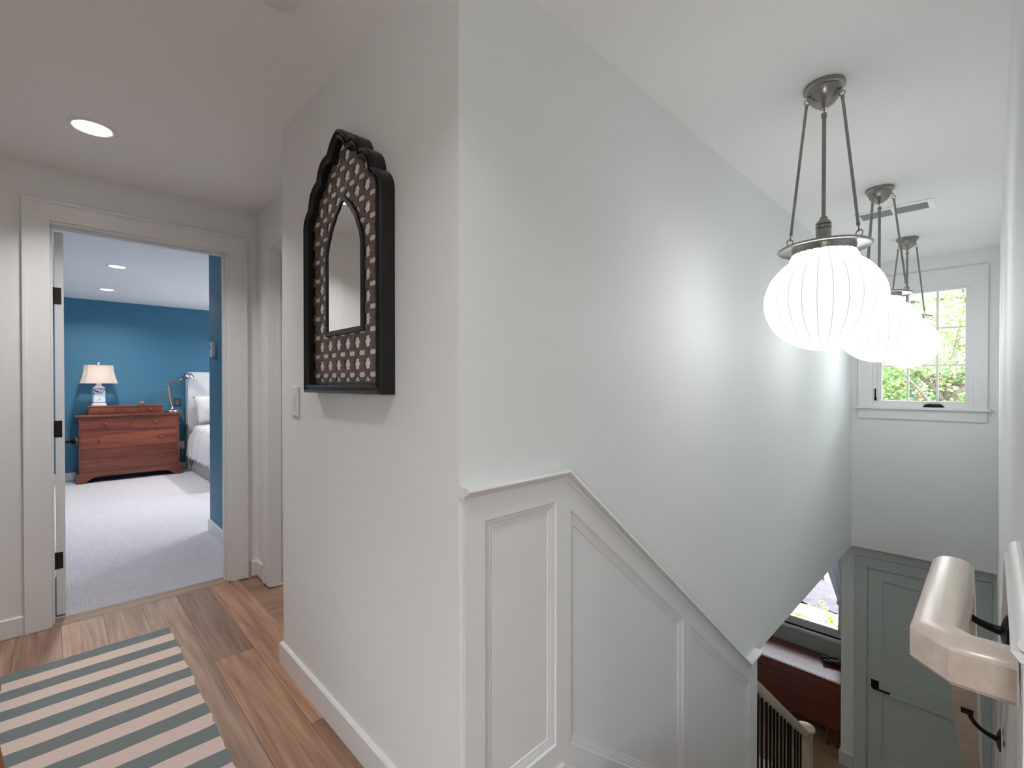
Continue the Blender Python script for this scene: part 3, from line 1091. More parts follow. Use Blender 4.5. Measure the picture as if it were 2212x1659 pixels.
def dbox(name, x0, x1, z0, z1, y0=0.004, y1=0.040, bev=0.001):
    return boxes(name, [(x0, x1, y0, y1, z0, z1)], M['lower_trim'], d3, bev)


rails = [(0.0, 0.20), (0.755, 0.965), (DH - 0.115, DH)]
zm = [(-1.765 - ZF - 0.01, -1.568 - ZF - 0.01)]
dbox('stile', 0.002, sw, 0, DH)
dbox('stile', DW - sw, DW - 0.002, 0, DH)
R3 = [(0.0, 0.22), (zm[0][0], zm[0][1]), (DH - 0.115, DH)]
for a, b in R3:
    dbox('rail', sw, DW - sw, a, b)
for (a, b), (c, d) in zip(R3, R3[1:]):
    dbox('panel', sw - 0.004, DW - sw + 0.004, b - 0.004, c + 0.004, 0.022, 0.034, 0)
lv = boxes('lever_plate', [(0.030, 0.092, -0.004, 0.005, 0.905, 0.985)], M['black_metal'], d3, 0.001)
bm = new()
tube(bm, [(0.055, -0.002, 0.925), (0.055, -0.045, 0.925)], 0.010, 10)
box(bm, 0.048, 0.185, -0.052, -0.040, 0.917, 0.933, 0.002)
obj('lever', bm, M['black_metal'], lv)
for z in (0.25, 1.05, 1.85):
    boxes('hinge', [(DW - 0.006, DW + 0.006, -0.008, 0.005, z - 0.05, z + 0.05)], M['black_metal'], d3, 0.002)

# ------------------------------------------------------------------ lower window
w2 = thing('window_2', 'white lower window over the mahogany table looking onto the patio', 'window', (0, 0, 0), kind='structure')
boxes('side_casing', [(LX0 - 0.09, LX0, YW - 0.02, YW, LZ0 - 0.02, LZ1 + 0.09)], M['trim'], w2, 0.002)
boxes('side_casing', [(LX1, LX1 + 0.09, YW - 0.02, YW, LZ0 - 0.02, LZ1 + 0.09)], M['trim'], w2, 0.002)
boxes('head_casing', [(LX0, LX1, YW - 0.02, YW, LZ1, LZ1 + 0.09)], M['trim'], w2, 0.002)
boxes('stool', [(LX0 - 0.11, LX1 + 0.11, YW - 0.05, YW + 0.05, LZ0 - 0.03, LZ0)], M['trim'], w2, 0.004)
boxes('apron', [(LX0 - 0.09, LX1 + 0.09, YW - 0.018, YW, LZ0 - 0.13, LZ0 - 0.03)], M['lower_trim'], w2, 0.002)
boxes('sash', [(LX0, LX1, YW + 0.05, YW + 0.10, LZ0, LZ0 + 0.09), (LX0, LX1, YW + 0.05, YW + 0.10, LZ1 - 0.06, LZ1), (LX0, LX0 + 0.05, YW + 0.05, YW + 0.10, LZ0 + 0.09, LZ1 - 0.06),
               (LX1 - 0.05, LX1, YW + 0.05, YW + 0.10, LZ0 + 0.09, LZ1 - 0.06)], M['trim'], w2)
boxes('pane', [(LX0 + 0.05, LX1 - 0.05, YW + 0.07, YW + 0.074, LZ0 + 0.088, LZ1 - 0.058)], M['glass'], w2)
boxes('trim_6', [(-4.28, -1.09, YW - 0.014, YW, LZ0 - 0.30, LZ0 - 0.145)], M['lower_trim'])
tag(bpy.data.objects['trim_6'], 'pale flat board on the wall behind the mahogany table', 'trim', kind='structure')
w4 = thing('fill_window', 'wide white unseen hall window added for fill daylight', 'window', (0, 0, 0), kind='structure')  # unseen window added behind the camera to let in fill daylight
for x in (HX0, (HX0 + HX1) / 2 - 0.03, HX1 - 0.06):
    boxes('mullion', [(x, x + 0.06, -2.45, -2.37, HZ0, HZ1)], M['trim'], w4)
boxes('rail', [(HX0, HX1, -2.45, -2.37, HZ0, HZ0 + 0.05), (HX0, HX1, -2.45, -2.37, HZ1 - 0.05, HZ1)], M['trim'], w4)
boxes('pane', [(HX0 + 0.06, HX1 - 0.06, -2.412, -2.408, HZ0 + 0.05, HZ1 - 0.05)], M['glass'], w4)
# bedroom window (its light falls on the carpet)
w3 = thing('window_3', 'wide white bedroom window beyond the thermostat wall', 'window', (0, 0, 0), kind='structure')
for x in (BX0, (BX0 + BX1) / 2 - 0.03, BX1 - 0.06):
    boxes('mullion', [(x, x + 0.06, 4.22, 4.30, BZ0, BZ1)], M['trim'], w3)
boxes('rail', [(BX0, BX1, 4.22, 4.30, BZ0, BZ0 + 0.06), (BX0, BX1, 4.22, 4.30, BZ1 - 0.06, BZ1)], M['trim'], w3)
boxes('pane', [(BX0 + 0.06, BX1 - 0.06, 4.26, 4.264, BZ0 + 0.06, BZ1 - 0.06)], M['glass'], w3)


# ------------------------------------------------------------------ pendant lamps
def pendant(loc, label, angs):
    """loc is the ceiling point; angs are the three hanger angles measured from the line to the stair head."""
    t = thing('pendant_lamp', label, 'pendant lamp', loc, 0, 'ribbed globe pendants over the stairs')
    c = Vector((-loc[0], -loc[1], 0)).normalized()
    r = (-c).cross(Vector((0, 0, 1))).normalized()
    bm = new()
    lathe(bm, [(0.0, 0.0), (0.069, 0.0), (0.070, -0.004), (0.070, -0.016), (0.066, -0.020), (0.060, -0.022), (0.058, -0.034), (0.050, -0.055), (0.036, -0.073), (0.018, -0.085), (0.013, -0.092), (0.0, -0.093)], n=36)
    obj('canopy', bm, M['bronze'], t, True, auto=40)
    bm = new()
    torus(bm, (0, 0, -0.100), r, 0.009, 0.0022)
    tube(bm, [(0, 0, -0.108), (0, 0, -0.525)], 0.0072, 12)
    lathe(bm, [(0.010, -0.125), (0.010, -0.110)], n=12)
    lathe(bm, [(0.012, -0.528), (0.012, -0.512)], n=14)
    obj('stem', bm, M['bronze'], t, True, auto=40)
    bm = new()
    lathe(bm, [(0.0, -0.520), (0.014, -0.521), (0.024, -0.532), (0.0275, -0.541), (0.0245, -0.544), (0.0275, -0.550), (0.0275, -0.557), (0.0245, -0.560), (0.0262, -0.564), (0.0252, -0.598), (0.0262, -0.602), (0.0252, -0.606), (0.022, -0.634), (0.0, -0.634)], n=32)
    obj('socket', bm, M['bronze'], t, True, auto=30)
    bm = new()
    lathe(bm, [(0.0, -0.624), (0.110, -0.625), (0.150, -0.628), (0.157, -0.632), (0.158, -0.637), (0.154, -0.640), (0.148, -0.637), (0.122, -0.634), (0.108, -0.634), (0.106, -0.640), (0.106, -0.664), (0.100, -0.666), (0.098, -0.640), (0.0, -0.638)], n=56)
    pl = obj('fitter_plate', bm, M['bronze'], t, True, auto=30)
    for q in range(3):
        a = 2 * PI * q / 3 + 0.9
        bm = new()
        d = Vector((math.cos(a), math.sin(a), 0))
        tube(bm, [d * 0.100 + Vector((0, 0, -0.652)), d * 0.114 + Vector((0, 0, -0.652))], 0.0055, 8)
        obj('thumb_screw', bm, M['bronze'], pl, True)
    for a in angs:
        d = c * math.cos(math.radians(a)) + r * math.sin(math.radians(a))
        side = d.cross(Vector((0, 0, 1)))
        top = d * 0.063 + Vector((0, 0, -0.046))
        bot = d * 0.128 + Vector((0, 0, -0.622))
        ax = (bot - top).normalized()
        bm = new()
        tube(bm, [d * 0.052 + Vector((0, 0, -0.040)), top], 0.004, 8)
        torus(bm, top + Vector((0, 0, -0.004)), r, 0.0095, 0.0019)
        torus(bm, top + ax * 0.020, d.cross(ax), 0.0095, 0.0019)
        p0, p1 = top + ax * 0.028, bot - ax * 0.040
        tube(bm, [p0, p0 + ax * 0.012], 0.0062, 10)
        tube(bm, [p0 + ax * 0.010, p1 - ax * 0.010], 0.0052, 10)
        tube(bm, [p1 - ax * 0.012, p1], 0.0062, 10)
        torus(bm, p1 + ax * 0.010, r, 0.0115, 0.0021)
        torus(bm, p1 + ax * 0.028, d.cross(ax), 0.0115, 0.0021)
        obj('hanger_rod', bm, M['bronze'], t, True, auto=40)
    # ribbed opal globe
    bm = new()
    lay = bm.verts.layers.float.new('groove')
    N, NR_ = 26, 8
    K = N * NR_
    rings = []
    zc, R, HH = -0.842, 0.2055, 0.192
    for i in range(37):
        ph = math.radians(-90 + 148.5 * i / 36)
        rr, zz = R * math.cos(ph), zc + HH * math.sin(ph)
        if i == 36:
            zz = -0.655
        ring = []
        for k in range(K):
            g = (k % NR_) / NR_
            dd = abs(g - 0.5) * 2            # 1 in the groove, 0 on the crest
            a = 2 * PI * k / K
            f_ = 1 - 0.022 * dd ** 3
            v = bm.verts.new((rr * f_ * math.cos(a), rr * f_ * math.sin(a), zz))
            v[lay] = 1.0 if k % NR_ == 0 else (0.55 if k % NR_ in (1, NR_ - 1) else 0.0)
            ring.append(v)
        rings.append(ring)
    for A, B in zip(rings[1:], rings[2:]):
        for k in range(K):
            j = (k + 1) % K
            bm.faces.new((A[k], A[j], B[j], B[k]))
    apex = bm.verts.new((0, 0, zc - HH))
    for k in range(K):
        bm.faces.new((apex, rings[1][(k + 1) % K], rings[1][k]))
    for v in rings[0]:
        bm.verts.remove(v)
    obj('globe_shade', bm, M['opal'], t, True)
    return t


pendant((-0.466, 2.157, CZ), 'nearest and largest-looking ribbed white globe pendant, on three pewter rods', (-60, 60, 180))
pendant((-0.478, 3.528, CZ), 'middle of the three ribbed globe pendants, half hidden by the nearest one', (90, 210, 330))
pendant((-0.484, 4.885, CZ), 'farthest of the three ribbed globe pendants, in front of the window', (0, 120, 240))

# ------------------------------------------------------------------ ceiling fittings
vt = thing('ceiling_vent', 'long white ceiling vent with two grey slots beside the pendants', 'vent', (-0.47, 4.02, CZ))
boxes('frame', [(-0.205, 0.205, -0.085, -0.045, -0.006, 0), (-0.205, 0.205, 0.105, 0.125, -0.006, 0), (-0.205, -0.180, -0.045, 0.105, -0.006, 0), (0.172, 0.205, -0.045, 0.105, -0.006, 0), (-0.012, 0.010, -0.045, 0.105, -0.006, 0)], M['plastic'], vt, 0.001)
for a, b in ((-0.180, -0.012), (0.010, 0.172)):
    bm = new()
    box(bm, a, b, -0.045, 0.105, -0.0015, -0.0003)
    gr = obj('grille', bm, M['dark_slot'], vt)
    bm = new()
    for k in range(9):
        y = -0.040 + k * 0.0165
        box(bm, a, b, y, y + 0.004, -0.0055, -0.0014)
    tag(obj('louver', bm, M['dark_slot'], gr), kind='stuff')


def downlight(loc, label, lens, energy, col, group, r=0.072, spread=125):
    t = thing('downlight', label, 'downlight', loc, 0, group)
    bm = new()
    lathe(bm, [(r + 0.016, 0.0), (r + 0.016, -0.003), (r + 0.006, -0.006), (r, -0.004), (r - 0.006, -0.0005)], n=40, close=False)
    obj('trim_ring', bm, M['plastic'], t, True, auto=60)
    bm = new()
    lathe(bm, [(r - 0.002, -0.0012), (r - 0.002, -0.0022), (0, -0.0028)], n=40)
    obj('lens', bm, lens, t, True, auto=60)
    d = bpy.data.lights.new('downlight_lamp', 'AREA')
    d.shape = 'DISK'
    d.size = 2 * r
    d.energy = energy
    d.color = col
    d.spread = math.radians(spread)
    lo = bpy.data.objects.new('downlight_lamp', d)
    COL.objects.link(lo)
    lo.parent = t
    lo.location = (0, 0, -0.012)
    return t


warm = (0.99, 0.98, 0.97)
downlight((-2.868, 0.128, CZ), 'lit round ceiling downlight before the bedroom doorway', M['lens_hall'], E_HALL, warm, None)
for p, lb in (((-0.45, 0.128, CZ), 'round unseen hall downlight added above the stair head'), ((1.05, 0.128, CZ), 'round unseen hall downlight added at the right end of the hall')):
    downlight(p, lb, M['lens_hall'], E_HALL * 0.55, (0.97, 0.985, 1.0), 'added unseen hall downlights')  # unseen lamps added to brighten the hall and stair head
for p, lb in (((-6.113, 0.451, CZ + 0.01), 'nearer of the two bedroom ceiling downlights in the doorway'), ((-7.68, 0.468, CZ + 0.01), 'farther bedroom downlight close to the blue wall'),
              ((-6.11, 2.6, CZ + 0.01), 'unseen bedroom downlight added beyond the thermostat wall'), ((-7.68, 2.6, CZ + 0.01), 'unseen bedroom downlight added above the bed')):  # second pair is unseen, added for more light in the bedroom
    downlight(p, lb, M['lens_bed'], E_BED, (1.0, 0.95, 0.89), 'bedroom downlights', 0.068, 150)
sd = thing('smoke_detector', 'round white smoke detector on the ceiling at the top edge of the picture', 'smoke detector', (-1.475, 0.475, CZ))
bm = new()
lathe(bm, [(0.062, 0.0), (0.062, -0.012), (0.056, -0.024), (0.040, -0.032), (0.0, -0.034)], n=36)
obj('housing', bm, M['plastic'], sd, True, auto=40)
bm = new()
lathe(bm, [(0.066, 0.0), (0.066, -0.006), (0.061, -0.008)], n=36, close=False)
obj('base_ring', bm, M['plastic'], sd, True, auto=40)
downlight((-2.0, 3.6, ZL), 'round unseen downlight added in the lower room', M['lens_hall'], E_LOWER, warm, 'added unseen lower downlights')  # unseen lamp added to light the lower room

# ------------------------------------------------------------------ arched mirror
mi = thing('wall_mirror_frame', 'black arched wall mirror with scalloped top and pierced brown fretwork', 'mirror', (-1.603, YM, 1.268))
MX, MZ = -1.603, 1.268


def arc_pts(p, q, bulge, n=8):
    p, q = Vector(p), Vector(q)
    d = q - p
    nrm = Vector((d.y, -d.x)).normalized() * -1
    out = []
    for i in range(n):
        t = i / n
        out.append(tuple(p + d * t + nrm * bulge * 4 * t * (1 - t)))
    return out


cus = [(0.0, 2.192 - MZ), (0.080, 2.134 - MZ), (0.176, 2.064 - MZ), (0.256, 1.978 - MZ), (0.306, 1.885 - MZ)]
half = []
for (a, b), bu in zip(zip(cus, cus[1:]), (0.010, 0.023, 0.021, 0.018)):
    half += arc_pts(a, b, bu)
half += [cus[-1], (0.306, 1.6 - MZ), (0.306, 0.0)]
outl = [(-u, z) for u, z in half[::-1]] + half[1:]        # from bottom left over the apex to bottom right
outl = ccw(outl)


def inset(pts, d):
    n = len(pts)
    out = []
    for i in range(n):
        p0, p1, p2 = Vector(pts[i - 1]), Vector(pts[i]), Vector(pts[(i + 1) % n])
        a = (p1 - p0).normalized()
        b = (p2 - p1).normalized()
        na, nb = Vector((-a.y, a.x)), Vector((-b.y, b.x))
        m = (na + nb) / max(0.55, (1 + na.dot(nb)))
        out.append(tuple(p1 + m * d))
    return out


def loft(bm, pts, prof, close=True):
    loops = []
    for d, y in prof:
        loops.append([bm.verts.new((p[0], y, p[1])) for p in inset(pts, d)])
    n = len(pts)
    for a, b in zip(loops, loops[1:]):
        for i in range(n):
            j = (i + 1) % n
            bm.faces.new((a[i], a[j], b[j], b[i]))


bm = new()
loft(bm, outl, [(0.0, -0.001), (0.0, -0.046), (0.003, -0.052), (0.008, -0.054), (0.013, -0.051), (0.015, -0.046), (0.019, -0.046), (0.021, -0.051), (0.025, -0.053), (0.030, -0.051), (0.033, -0.045), (0.034, -0.028), (0.034, -0.004)])
obj('outer_frame', bm, M['black_wood'], mi)
bm = new()
prism(bm, inset(outl, 0.02), 'y', -0.0165, -0.002)
obj('backing', bm, M['pearl'], mi)
# bottom rail of plain wood under the fretwork
boxes('lower_rail', [(-0.275, 0.275, -0.030, -0.010, 0.020, 0.043)], M['black_wood'], mi, 0.002)
# inner pointed frame
ih = []
for a, b, bu in (((0, 1.945 - MZ), (0.032, 1.921 - MZ), 0.003), ((0.032, 1.921 - MZ), (0.068, 1.888 - MZ), 0.004), ((0.068, 1.888 - MZ), (0.102, 1.842 - MZ), 0.005), ((0.102, 1.842 - MZ), (0.132, 1.775 - MZ), 0.005)):
    ih += arc_pts(a, b, bu, 4)
ih += [(0.132, 1.775 - MZ), (0.132, 1.496 - MZ)]
inner = ccw([(-u, z) for u, z in ih[::-1]] + ih[1:])
bm = new()
loft(bm, inner, [(0.0, -0.016), (0.0, -0.029), (-0.003, -0.031), (-0.017, -0.030), (-0.019, -0.027), (-0.019, -0.016)])
obj('inner_frame', bm, M['black_wood'], mi)
bm = new()
prism(bm, inset(inner, -0.006), 'y', -0.026, -0.017)
obj('mirror_glass', bm, M['mirror'], mi)


def inside(p, poly):
    x, y = p
    c = False
    for i in range(len(poly)):
        (x0, y0), (x1, y1) = poly[i - 1], poly[i]
        if (y0 > y) != (y1 > y) and x < (x1 - x0) * (y - y0) / (y1 - y0) + x0:
            c = not c
    return c


# fretwork: diamond tiles, alternately pierced by an eight-point star and by a small cross
PIT = 0.0735
lim = inset(outl, 0.014)
limi = inset(inner, -0.014)
bm = new()
bz = new()
def tile(cx, cz, kind):
    n = 32
    outer, hole = [], []
    for k in range(n):
        a = 2 * PI * k / n
        ca, sa = math.cos(a), math.sin(a)
        ro = PIT / 2 / (abs(ca) + abs(sa))
        if kind == 'star':
            rh = 0.0205
            rh = min(rh, ro - 0.0032)
            if k % 4 == 0:
                rh = 0.0265
            elif k % 8 in (2, 6):
                rh = min(0.0200, ro - 0.0032)
        else:
            rh = min(0.0235 / max(abs(ca), 1e-3), 0.0085 / max(abs(sa), 1e-3)) if abs(ca) > 0.25 else 0.0085
            rh = min(rh, ro - 0.004, 0.0235)
            if k in (8, 24):
                rh = 0.0225
            if k in (7, 9, 23, 25):
                rh = 0.0088
        outer.append((cx + ro * ca, cz + ro * sa))
        hole.append((cx + rh * ca, cz + rh * sa))
    for k in range(n):
        j = (k + 1) % n
        q = [outer[k], outer[j], hole[j], hole[k]]
        if not all(inside(p, lim) for p in q) or any(inside(p, limi) for p in q):
            continue
        f0 = [bm.verts.new((p[0], -0.0225, p[1])) for p in q]
        b0 = [bm.verts.new((p[0], -0.016, p[1])) for p in q]
        bm.faces.new(f0)
        bm.faces.new((f0[2], f0[3], b0[3], b0[2]))
        bm.faces.new((b0[3], b0[2], b0[1], b0[0]))


c0 = -1.585 - MX
for i in range(-6, 7):
    for j in range(0, 14):
        for kind, du in (('star', 0.0), ('cross', PIT / 2)):
            cx = c0 + i * PIT + du
            czz = 1.370 - MZ - (PIT / 2 if kind == 'cross' else 0) + j * PIT
            if inside((cx, czz), lim) or inside((cx, czz - 0.03), lim):
                tile(cx, czz, kind)
                if kind == 'cross' and inside((cx, czz), inset(outl, 0.03)) and not inside((cx, czz), limi):
                    prism(bz, [(cx - 0.018, czz - 0.004), (cx - 0.013, czz - 0.0078), (cx + 0.013, czz - 0.0078), (cx + 0.018, czz - 0.004), (cx + 0.018, czz + 0.004), (cx + 0.013, czz + 0.0078), (cx - 0.013, czz + 0.0078), (cx - 0.018, czz + 0.004)], 'y', -0.0215, -0.0164)
bmesh.ops.remove_doubles(bm, verts=bm.verts[:], dist=0.00002)
tag(obj('fretwork', bm, M['fret'], mi), kind='stuff')
tag(obj('pearl_bead', bz, mat('mother_of_pearl', (0.66, 0.60, 0.575), 0.3), mi), kind='stuff')

# ------------------------------------------------------------------ switches, thermostat, outlets
sw_ = thing('light_switch', 'white rocker light switch low left of the arched mirror', 'light switch', (-2.137, YM, 1.227))
boxes('plate', [(-0.042, 0.042, -0.010, 0, -0.064, 0.064)], M['plastic'], sw_, 0.004)
bm = new()
prism(bm, [(-0.033, -0.0125), (0.033, -0.0115), (0.033, -0.004), (-0.033, -0.004)], 'x', -0.016, 0.016)
for v in bm.verts:
    v.co = Vector((v.co.x, v.co.z - 0.001 - (0.003 if v.co.y > 0 and v.co.z < -0.006 else 0), v.co.y))
obj('rocker', bm, M['plastic'], sw_)
th = thing('thermostat', 'small white thermostat on the narrow blue wall inside the doorway', 'thermostat', (-4.69, 0.985, 1.60))
boxes('case', [(-0.045, 0.045, -0.026, 0, -0.062, 0.062)], M['plastic'], th, 0.004)
boxes('screen', [(-0.030, -0.004, -0.0268, -0.025, 0.0, 0.035)], M['grey_plastic'], th)
oul = thing('outlet', 'dark square wall plate on the blue wall beside the headboard', 'outlet', (XB, 1.343, 1.025))
boxes('plate', [(0, 0.007, -0.044, 0.044, -0.064, 0.064)], M['grey_plastic'], oul, 0.002)
boxes('insert', [(0.006, 0.010, -0.018, 0.018, -0.034, 0.034)], mat('pale_insert', (0.14, 0.14, 0.19), 0.4), oul, 0.001)
ou2 = thing('outlet', 'low white wall plate with a plugged cord beside the dresser', 'outlet', (XB, 1.395, 0.37))
boxes('plate', [(0, 0.007, -0.036, 0.036, -0.060, 0.060)], M['plastic'], ou2, 0.002)
boxes('plug', [(0.007, 0.030, -0.014, 0.014, -0.045, -0.015)], M['plastic'], ou2, 0.003)
bm = new()
tube(bm, [(0.028, 0, -0.03), (0.05, 0.002, -0.06), (0.055, 0.0, -0.12), (0.045, -0.03, -0.17), (0.03, -0.08, -0.18)], 0.0035, 6)
obj('cord', bm, M['plastic'], ou2, True)

# ------------------------------------------------------------------ hall rug and stool
bm = new()
nx, ny = 60, 12
RX0, RX1, RY0, RY1 = -3.057, -0.9, -1.1, 0.430
rr = random.Random(3)
grid = []
for i in range(nx + 1):
    row = []
    for j in range(ny + 1):
        x = (RX1 - RX0) * i / nx
        y = RY0 + (RY1 - RY0) * j / ny + (rr.uniform(-0.004, 0.004) if j in (0, ny) else 0)
        row.append(bm.verts.new((x, y - RY0, 0.007)))
    grid.append(row)
for i in range(nx):
    for j in range(ny):
        bm.faces.new((grid[i][j], grid[i + 1][j], grid[i + 1][j + 1], grid[i][j + 1]))
ex = bmesh.ops.extrude_edge_only(bm, edges=[e for e in bm.edges if e.is_boundary])
for v in [g for g in ex['geom'] if isinstance(g, bmesh.types.BMVert)]:
    v.co.z = 0.0004
tag(obj('striped_rug', bm, M['rug'], loc=(RX0, RY0, 0)), 'flatwoven rug in grey and cream stripes on the hall floor', 'rug')

stl = thing('wooden_stool', 'orange-brown wooden stool, only one splayed leg showing at the lower left edge', 'stool', (-2.010, -0.204, 0.0092))
bm = new()
lathe(bm, [(0.0, 0.395), (0.080, 0.395), (0.087, 0.402), (0.088, 0.418), (0.082, 0.426), (0.0, 0.424)], n=32)
obj('seat', bm, M['orange_wood'], stl, True, auto=40)
for k in range(3):
    a = math.radians(43.8 + 120 * k)
    d = Vector((math.cos(a), math.sin(a), 0))
    bm = new()
    tube(bm, [d * 0.068 + Vector((0, 0, 0.398)), d * 0.166 + Vector((0, 0, 0.004))], [0.021, 0.019], 12)
    obj('leg', bm, M['orange_wood'], stl, True, auto=50)

# ------------------------------------------------------------------ dresser
dr = thing('dresser', 'cherry wood dresser with four drawers and bracket feet against the blue wall', 'dresser', (XB, 0.762, 0.0))
DXF = -8.295 - XB          # front face, local x


def dl(y):
    return y - 0.762


bm = new()
box(bm, 0.02, DXF - 0.004, dl(0.217), dl(1.297), 0.12, 0.868)
obj('carcass', bm, M['cherry_x'], dr)
boxes('top', [(0.016, DXF + 0.022, dl(0.180), dl(1.335), 0.868, 0.893)], M['cherry'], dr, 0.005)
boxes('front_frame', [(DXF - 0.004, DXF, dl(0.217), dl(0.231), 0.12, 0.868), (DXF - 0.004, DXF, dl(1.276), dl(1.297), 0.12, 0.868), (DXF - 0.004, DXF, dl(0.231), dl(1.276), 0.847, 0.868),
                      (DXF - 0.004, DXF, dl(0.231), dl(1.276), 0.672, 0.688), (DXF - 0.004, DXF, dl(0.231), dl(1.276), 0.432, 0.448), (DXF - 0.004, DXF, dl(0.741), dl(0.760), 0.688, 0.847), (DXF - 0.004, DXF, dl(0.231), dl(1.276), 0.12, 0.143)],
      M['cherry_x'], dr)
MKX = Matrix.Rotation(PI / 2, 4, 'Y')


def knob(par, x, y, z, s=1.0):
    bm = new()
    lathe(bm, [(0.013 * s, -0.001), (0.009 * s, 0.006 * s), (0.008 * s, 0.012 * s), (0.016 * s, 0.018 * s), (0.0195 * s, 0.025 * s), (0.017 * s, 0.032 * s), (0.009 * s, 0.036 * s), (0.0, 0.037 * s)], (x, y, z), 18, M4=MKX)
    obj('knob', bm, M['knob'], par, True, auto=60)


for y0, y1, z0, z1, ks in ((0.234, 0.738, 0.691, 0.844, (0.481,)), (0.763, 1.273, 0.691, 0.844, (1.015,)), (0.234, 1.273, 0.451, 0.669, (0.421, 1.078)), (0.234, 1.273, 0.146, 0.429, (0.421, 1.079))):
    d_ = boxes('drawer', [(DXF - 0.003, DXF + 0.0015, dl(y0), dl(y1), z0, z1)], M['cherry'], dr, 0.001)
    for k in ks:
        knob(d_, DXF + 0.001, dl(k), {0.691: 0.768, 0.451: 0.556, 0.146: 0.293}[z0])
bm = new()
pts = [(dl(0.196), 0.0), (dl(0.278), 0.0), (dl(0.300), 0.028), (dl(0.345), 0.060), (dl(0.421), 0.078), (dl(1.09), 0.078), (dl(1.165), 0.060), (dl(1.21), 0.028), (dl(1.232), 0.0), (dl(1.314), 0.0), (dl(1.314), 0.122), (dl(0.196), 0.122)]
prism(bm, pts, 'x', DXF - 0.012, DXF + 0.012)
box(bm, 0.02, DXF - 0.012, dl(0.196), dl(0.214), 0.0, 0.122)
box(bm, 0.02, DXF - 0.012, dl(1.296), dl(1.314), 0.0, 0.122)
obj('plinth', bm, M['cherry_x'], dr)
boxes('base_moulding', [(0.018, DXF + 0.013, dl(0.206), dl(1.306), 0.120, 0.130)], M['cherry_x'], dr, 0.003)

tp = thing('drawer_chest', 'low cherry chest of three small drawers on top of the dresser', 'small chest', (-8.60, 0.712, 0.893))
TX = 0.235
tl = lambda y: y - 0.712
boxes('carcass', [(0.0, TX, tl(0.316), tl(1.108), 0.0, 0.102)], M['cherry_x'], tp)
boxes('top', [(-0.004, TX + 0.008, tl(0.306), tl(1.118), 0.102, 0.115)], M['cherry'], tp, 0.003)
for y0, y1, k in ((0.328, 0.578, 0.446), (0.592, 0.834, 0.707), (0.850, 1.098, 0.969)):
    d_ = boxes('drawer', [(TX - 0.001, TX + 0.004, tl(y0), tl(y1), 0.016, 0.094)], M['cherry'], tp, 0.001)
    knob(d_, TX + 0.003, tl(k), 0.055, 0.72)

# table lamp
la = thing('table_lamp', 'lit table lamp with bell shade and blue-and-white china base on the small chest', 'table lamp', (-8.478, 0.425, 1.0085))


def oct_loft(bm, levels, cap=False):
    """Cut-corner rectangular tube: each level is (half width y, half depth x, corner cut, z)."""
    loops = []
    for hy, hx, c, z in levels:
        P = [(hx, -hy + c), (hx, hy - c), (hx - c, hy), (-hx + c, hy), (-hx, hy - c), (-hx, -hy + c), (-hx + c, -hy), (hx - c, -hy)]
        loops.append([bm.verts.new((p[0], p[1], z)) for p in P])
    for a, b in zip(loops, loops[1:]):
        for i in range(8):
            j = (i + 1) % 8
            bm.faces.new((a[i], a[j], b[j], b[i]))
    if cap:
        bm.faces.new(loops[0][::-1])
        bm.faces.new(loops[-1])
    return loops


bm = new()
oct_loft(bm, [(0.074, 0.060, 0.018, 0.0), (0.078, 0.064, 0.018, 0.010), (0.076, 0.062, 0.018, 0.030), (0.068, 0.054, 0.016, 0.038)], True)
obj('foot', bm, M['china_plain'], la)
bm = new()
oct_loft(bm, [(0.066, 0.052, 0.016, 0.037), (0.066, 0.052, 0.016, 0.242)], True)
obj('body', bm, M['china'], la)
for z in (0.044, 0.236):
    bm = new()
    oct_loft(bm, [(0.0675, 0.0535, 0.016, z - 0.004), (0.0675, 0.0535, 0.016, z + 0.004)], True)
    obj('blue_band', bm, M['china_band'], la)
bm = new()
oct_loft(bm, [(0.066, 0.052, 0.016, 0.242), (0.058, 0.046, 0.016, 0.254), (0.036, 0.032, 0.012, 0.268), (0.028, 0.026, 0.010, 0.285), (0.026, 0.024, 0.010, 0.310)], True)
obj('neck', bm, M['china_plain'], la)
bm = new()
tube(bm, [(0, 0, 0.305), (0, 0, 0.575)], 0.004, 8)
box(bm, -0.006, 0.006, -0.007, 0.007, 0.565, 0.58)
obj('harp', bm, M['chrome'], la)
bm = new()
lathe(bm, [(0.0, 0.558), (0.010, 0.560), (0.006, 0.566), (0.012, 0.574), (0.012, 0.582), (0.006, 0.590), (0.0, 0.594)], n=14)
obj('finial', bm, M['china_plain'], la, True, auto=60)
lev = []
for i in range(11):
    t = i / 10
    k = (1 - t) ** 1.9
    lev.append((0.148 + 0.046 * k, 0.105 + 0.040 * k, 0.040 + 0.006 * k, 0.305 + 0.245 * t))
bm = new()
lp = oct_loft(bm, lev)
obj('shade', bm, M['shade'], la, True, auto=25)
for q in range(8):
    P = []
    for hy, hx, c, z in lev:
        pts_ = [(hx, -hy + c), (hx, hy - c), (hx - c, hy), (-hx + c, hy), (-hx, hy - c), (-hx, -hy + c), (-hx + c, -hy), (hx - c, -hy)]
        P.append((pts_[q][0] * 1.005, pts_[q][1] * 1.005, z))
    bm = new()
    tube(bm, P, 0.0022, 6)
    obj('shade_piping', bm, M['shade_trim'], la)
bl = bpy.data.lights.new('table_lamp_bulb', 'POINT')
bl.energy = 0.6
bl.color = (1.0, 0.80, 0.62)
bl.shadow_soft_size = 0.03
blo = bpy.data.objects.new('table_lamp_bulb', bl)
COL.objects.link(blo)
blo.parent = la
blo.location = (0.0, 0.0, 0.42)

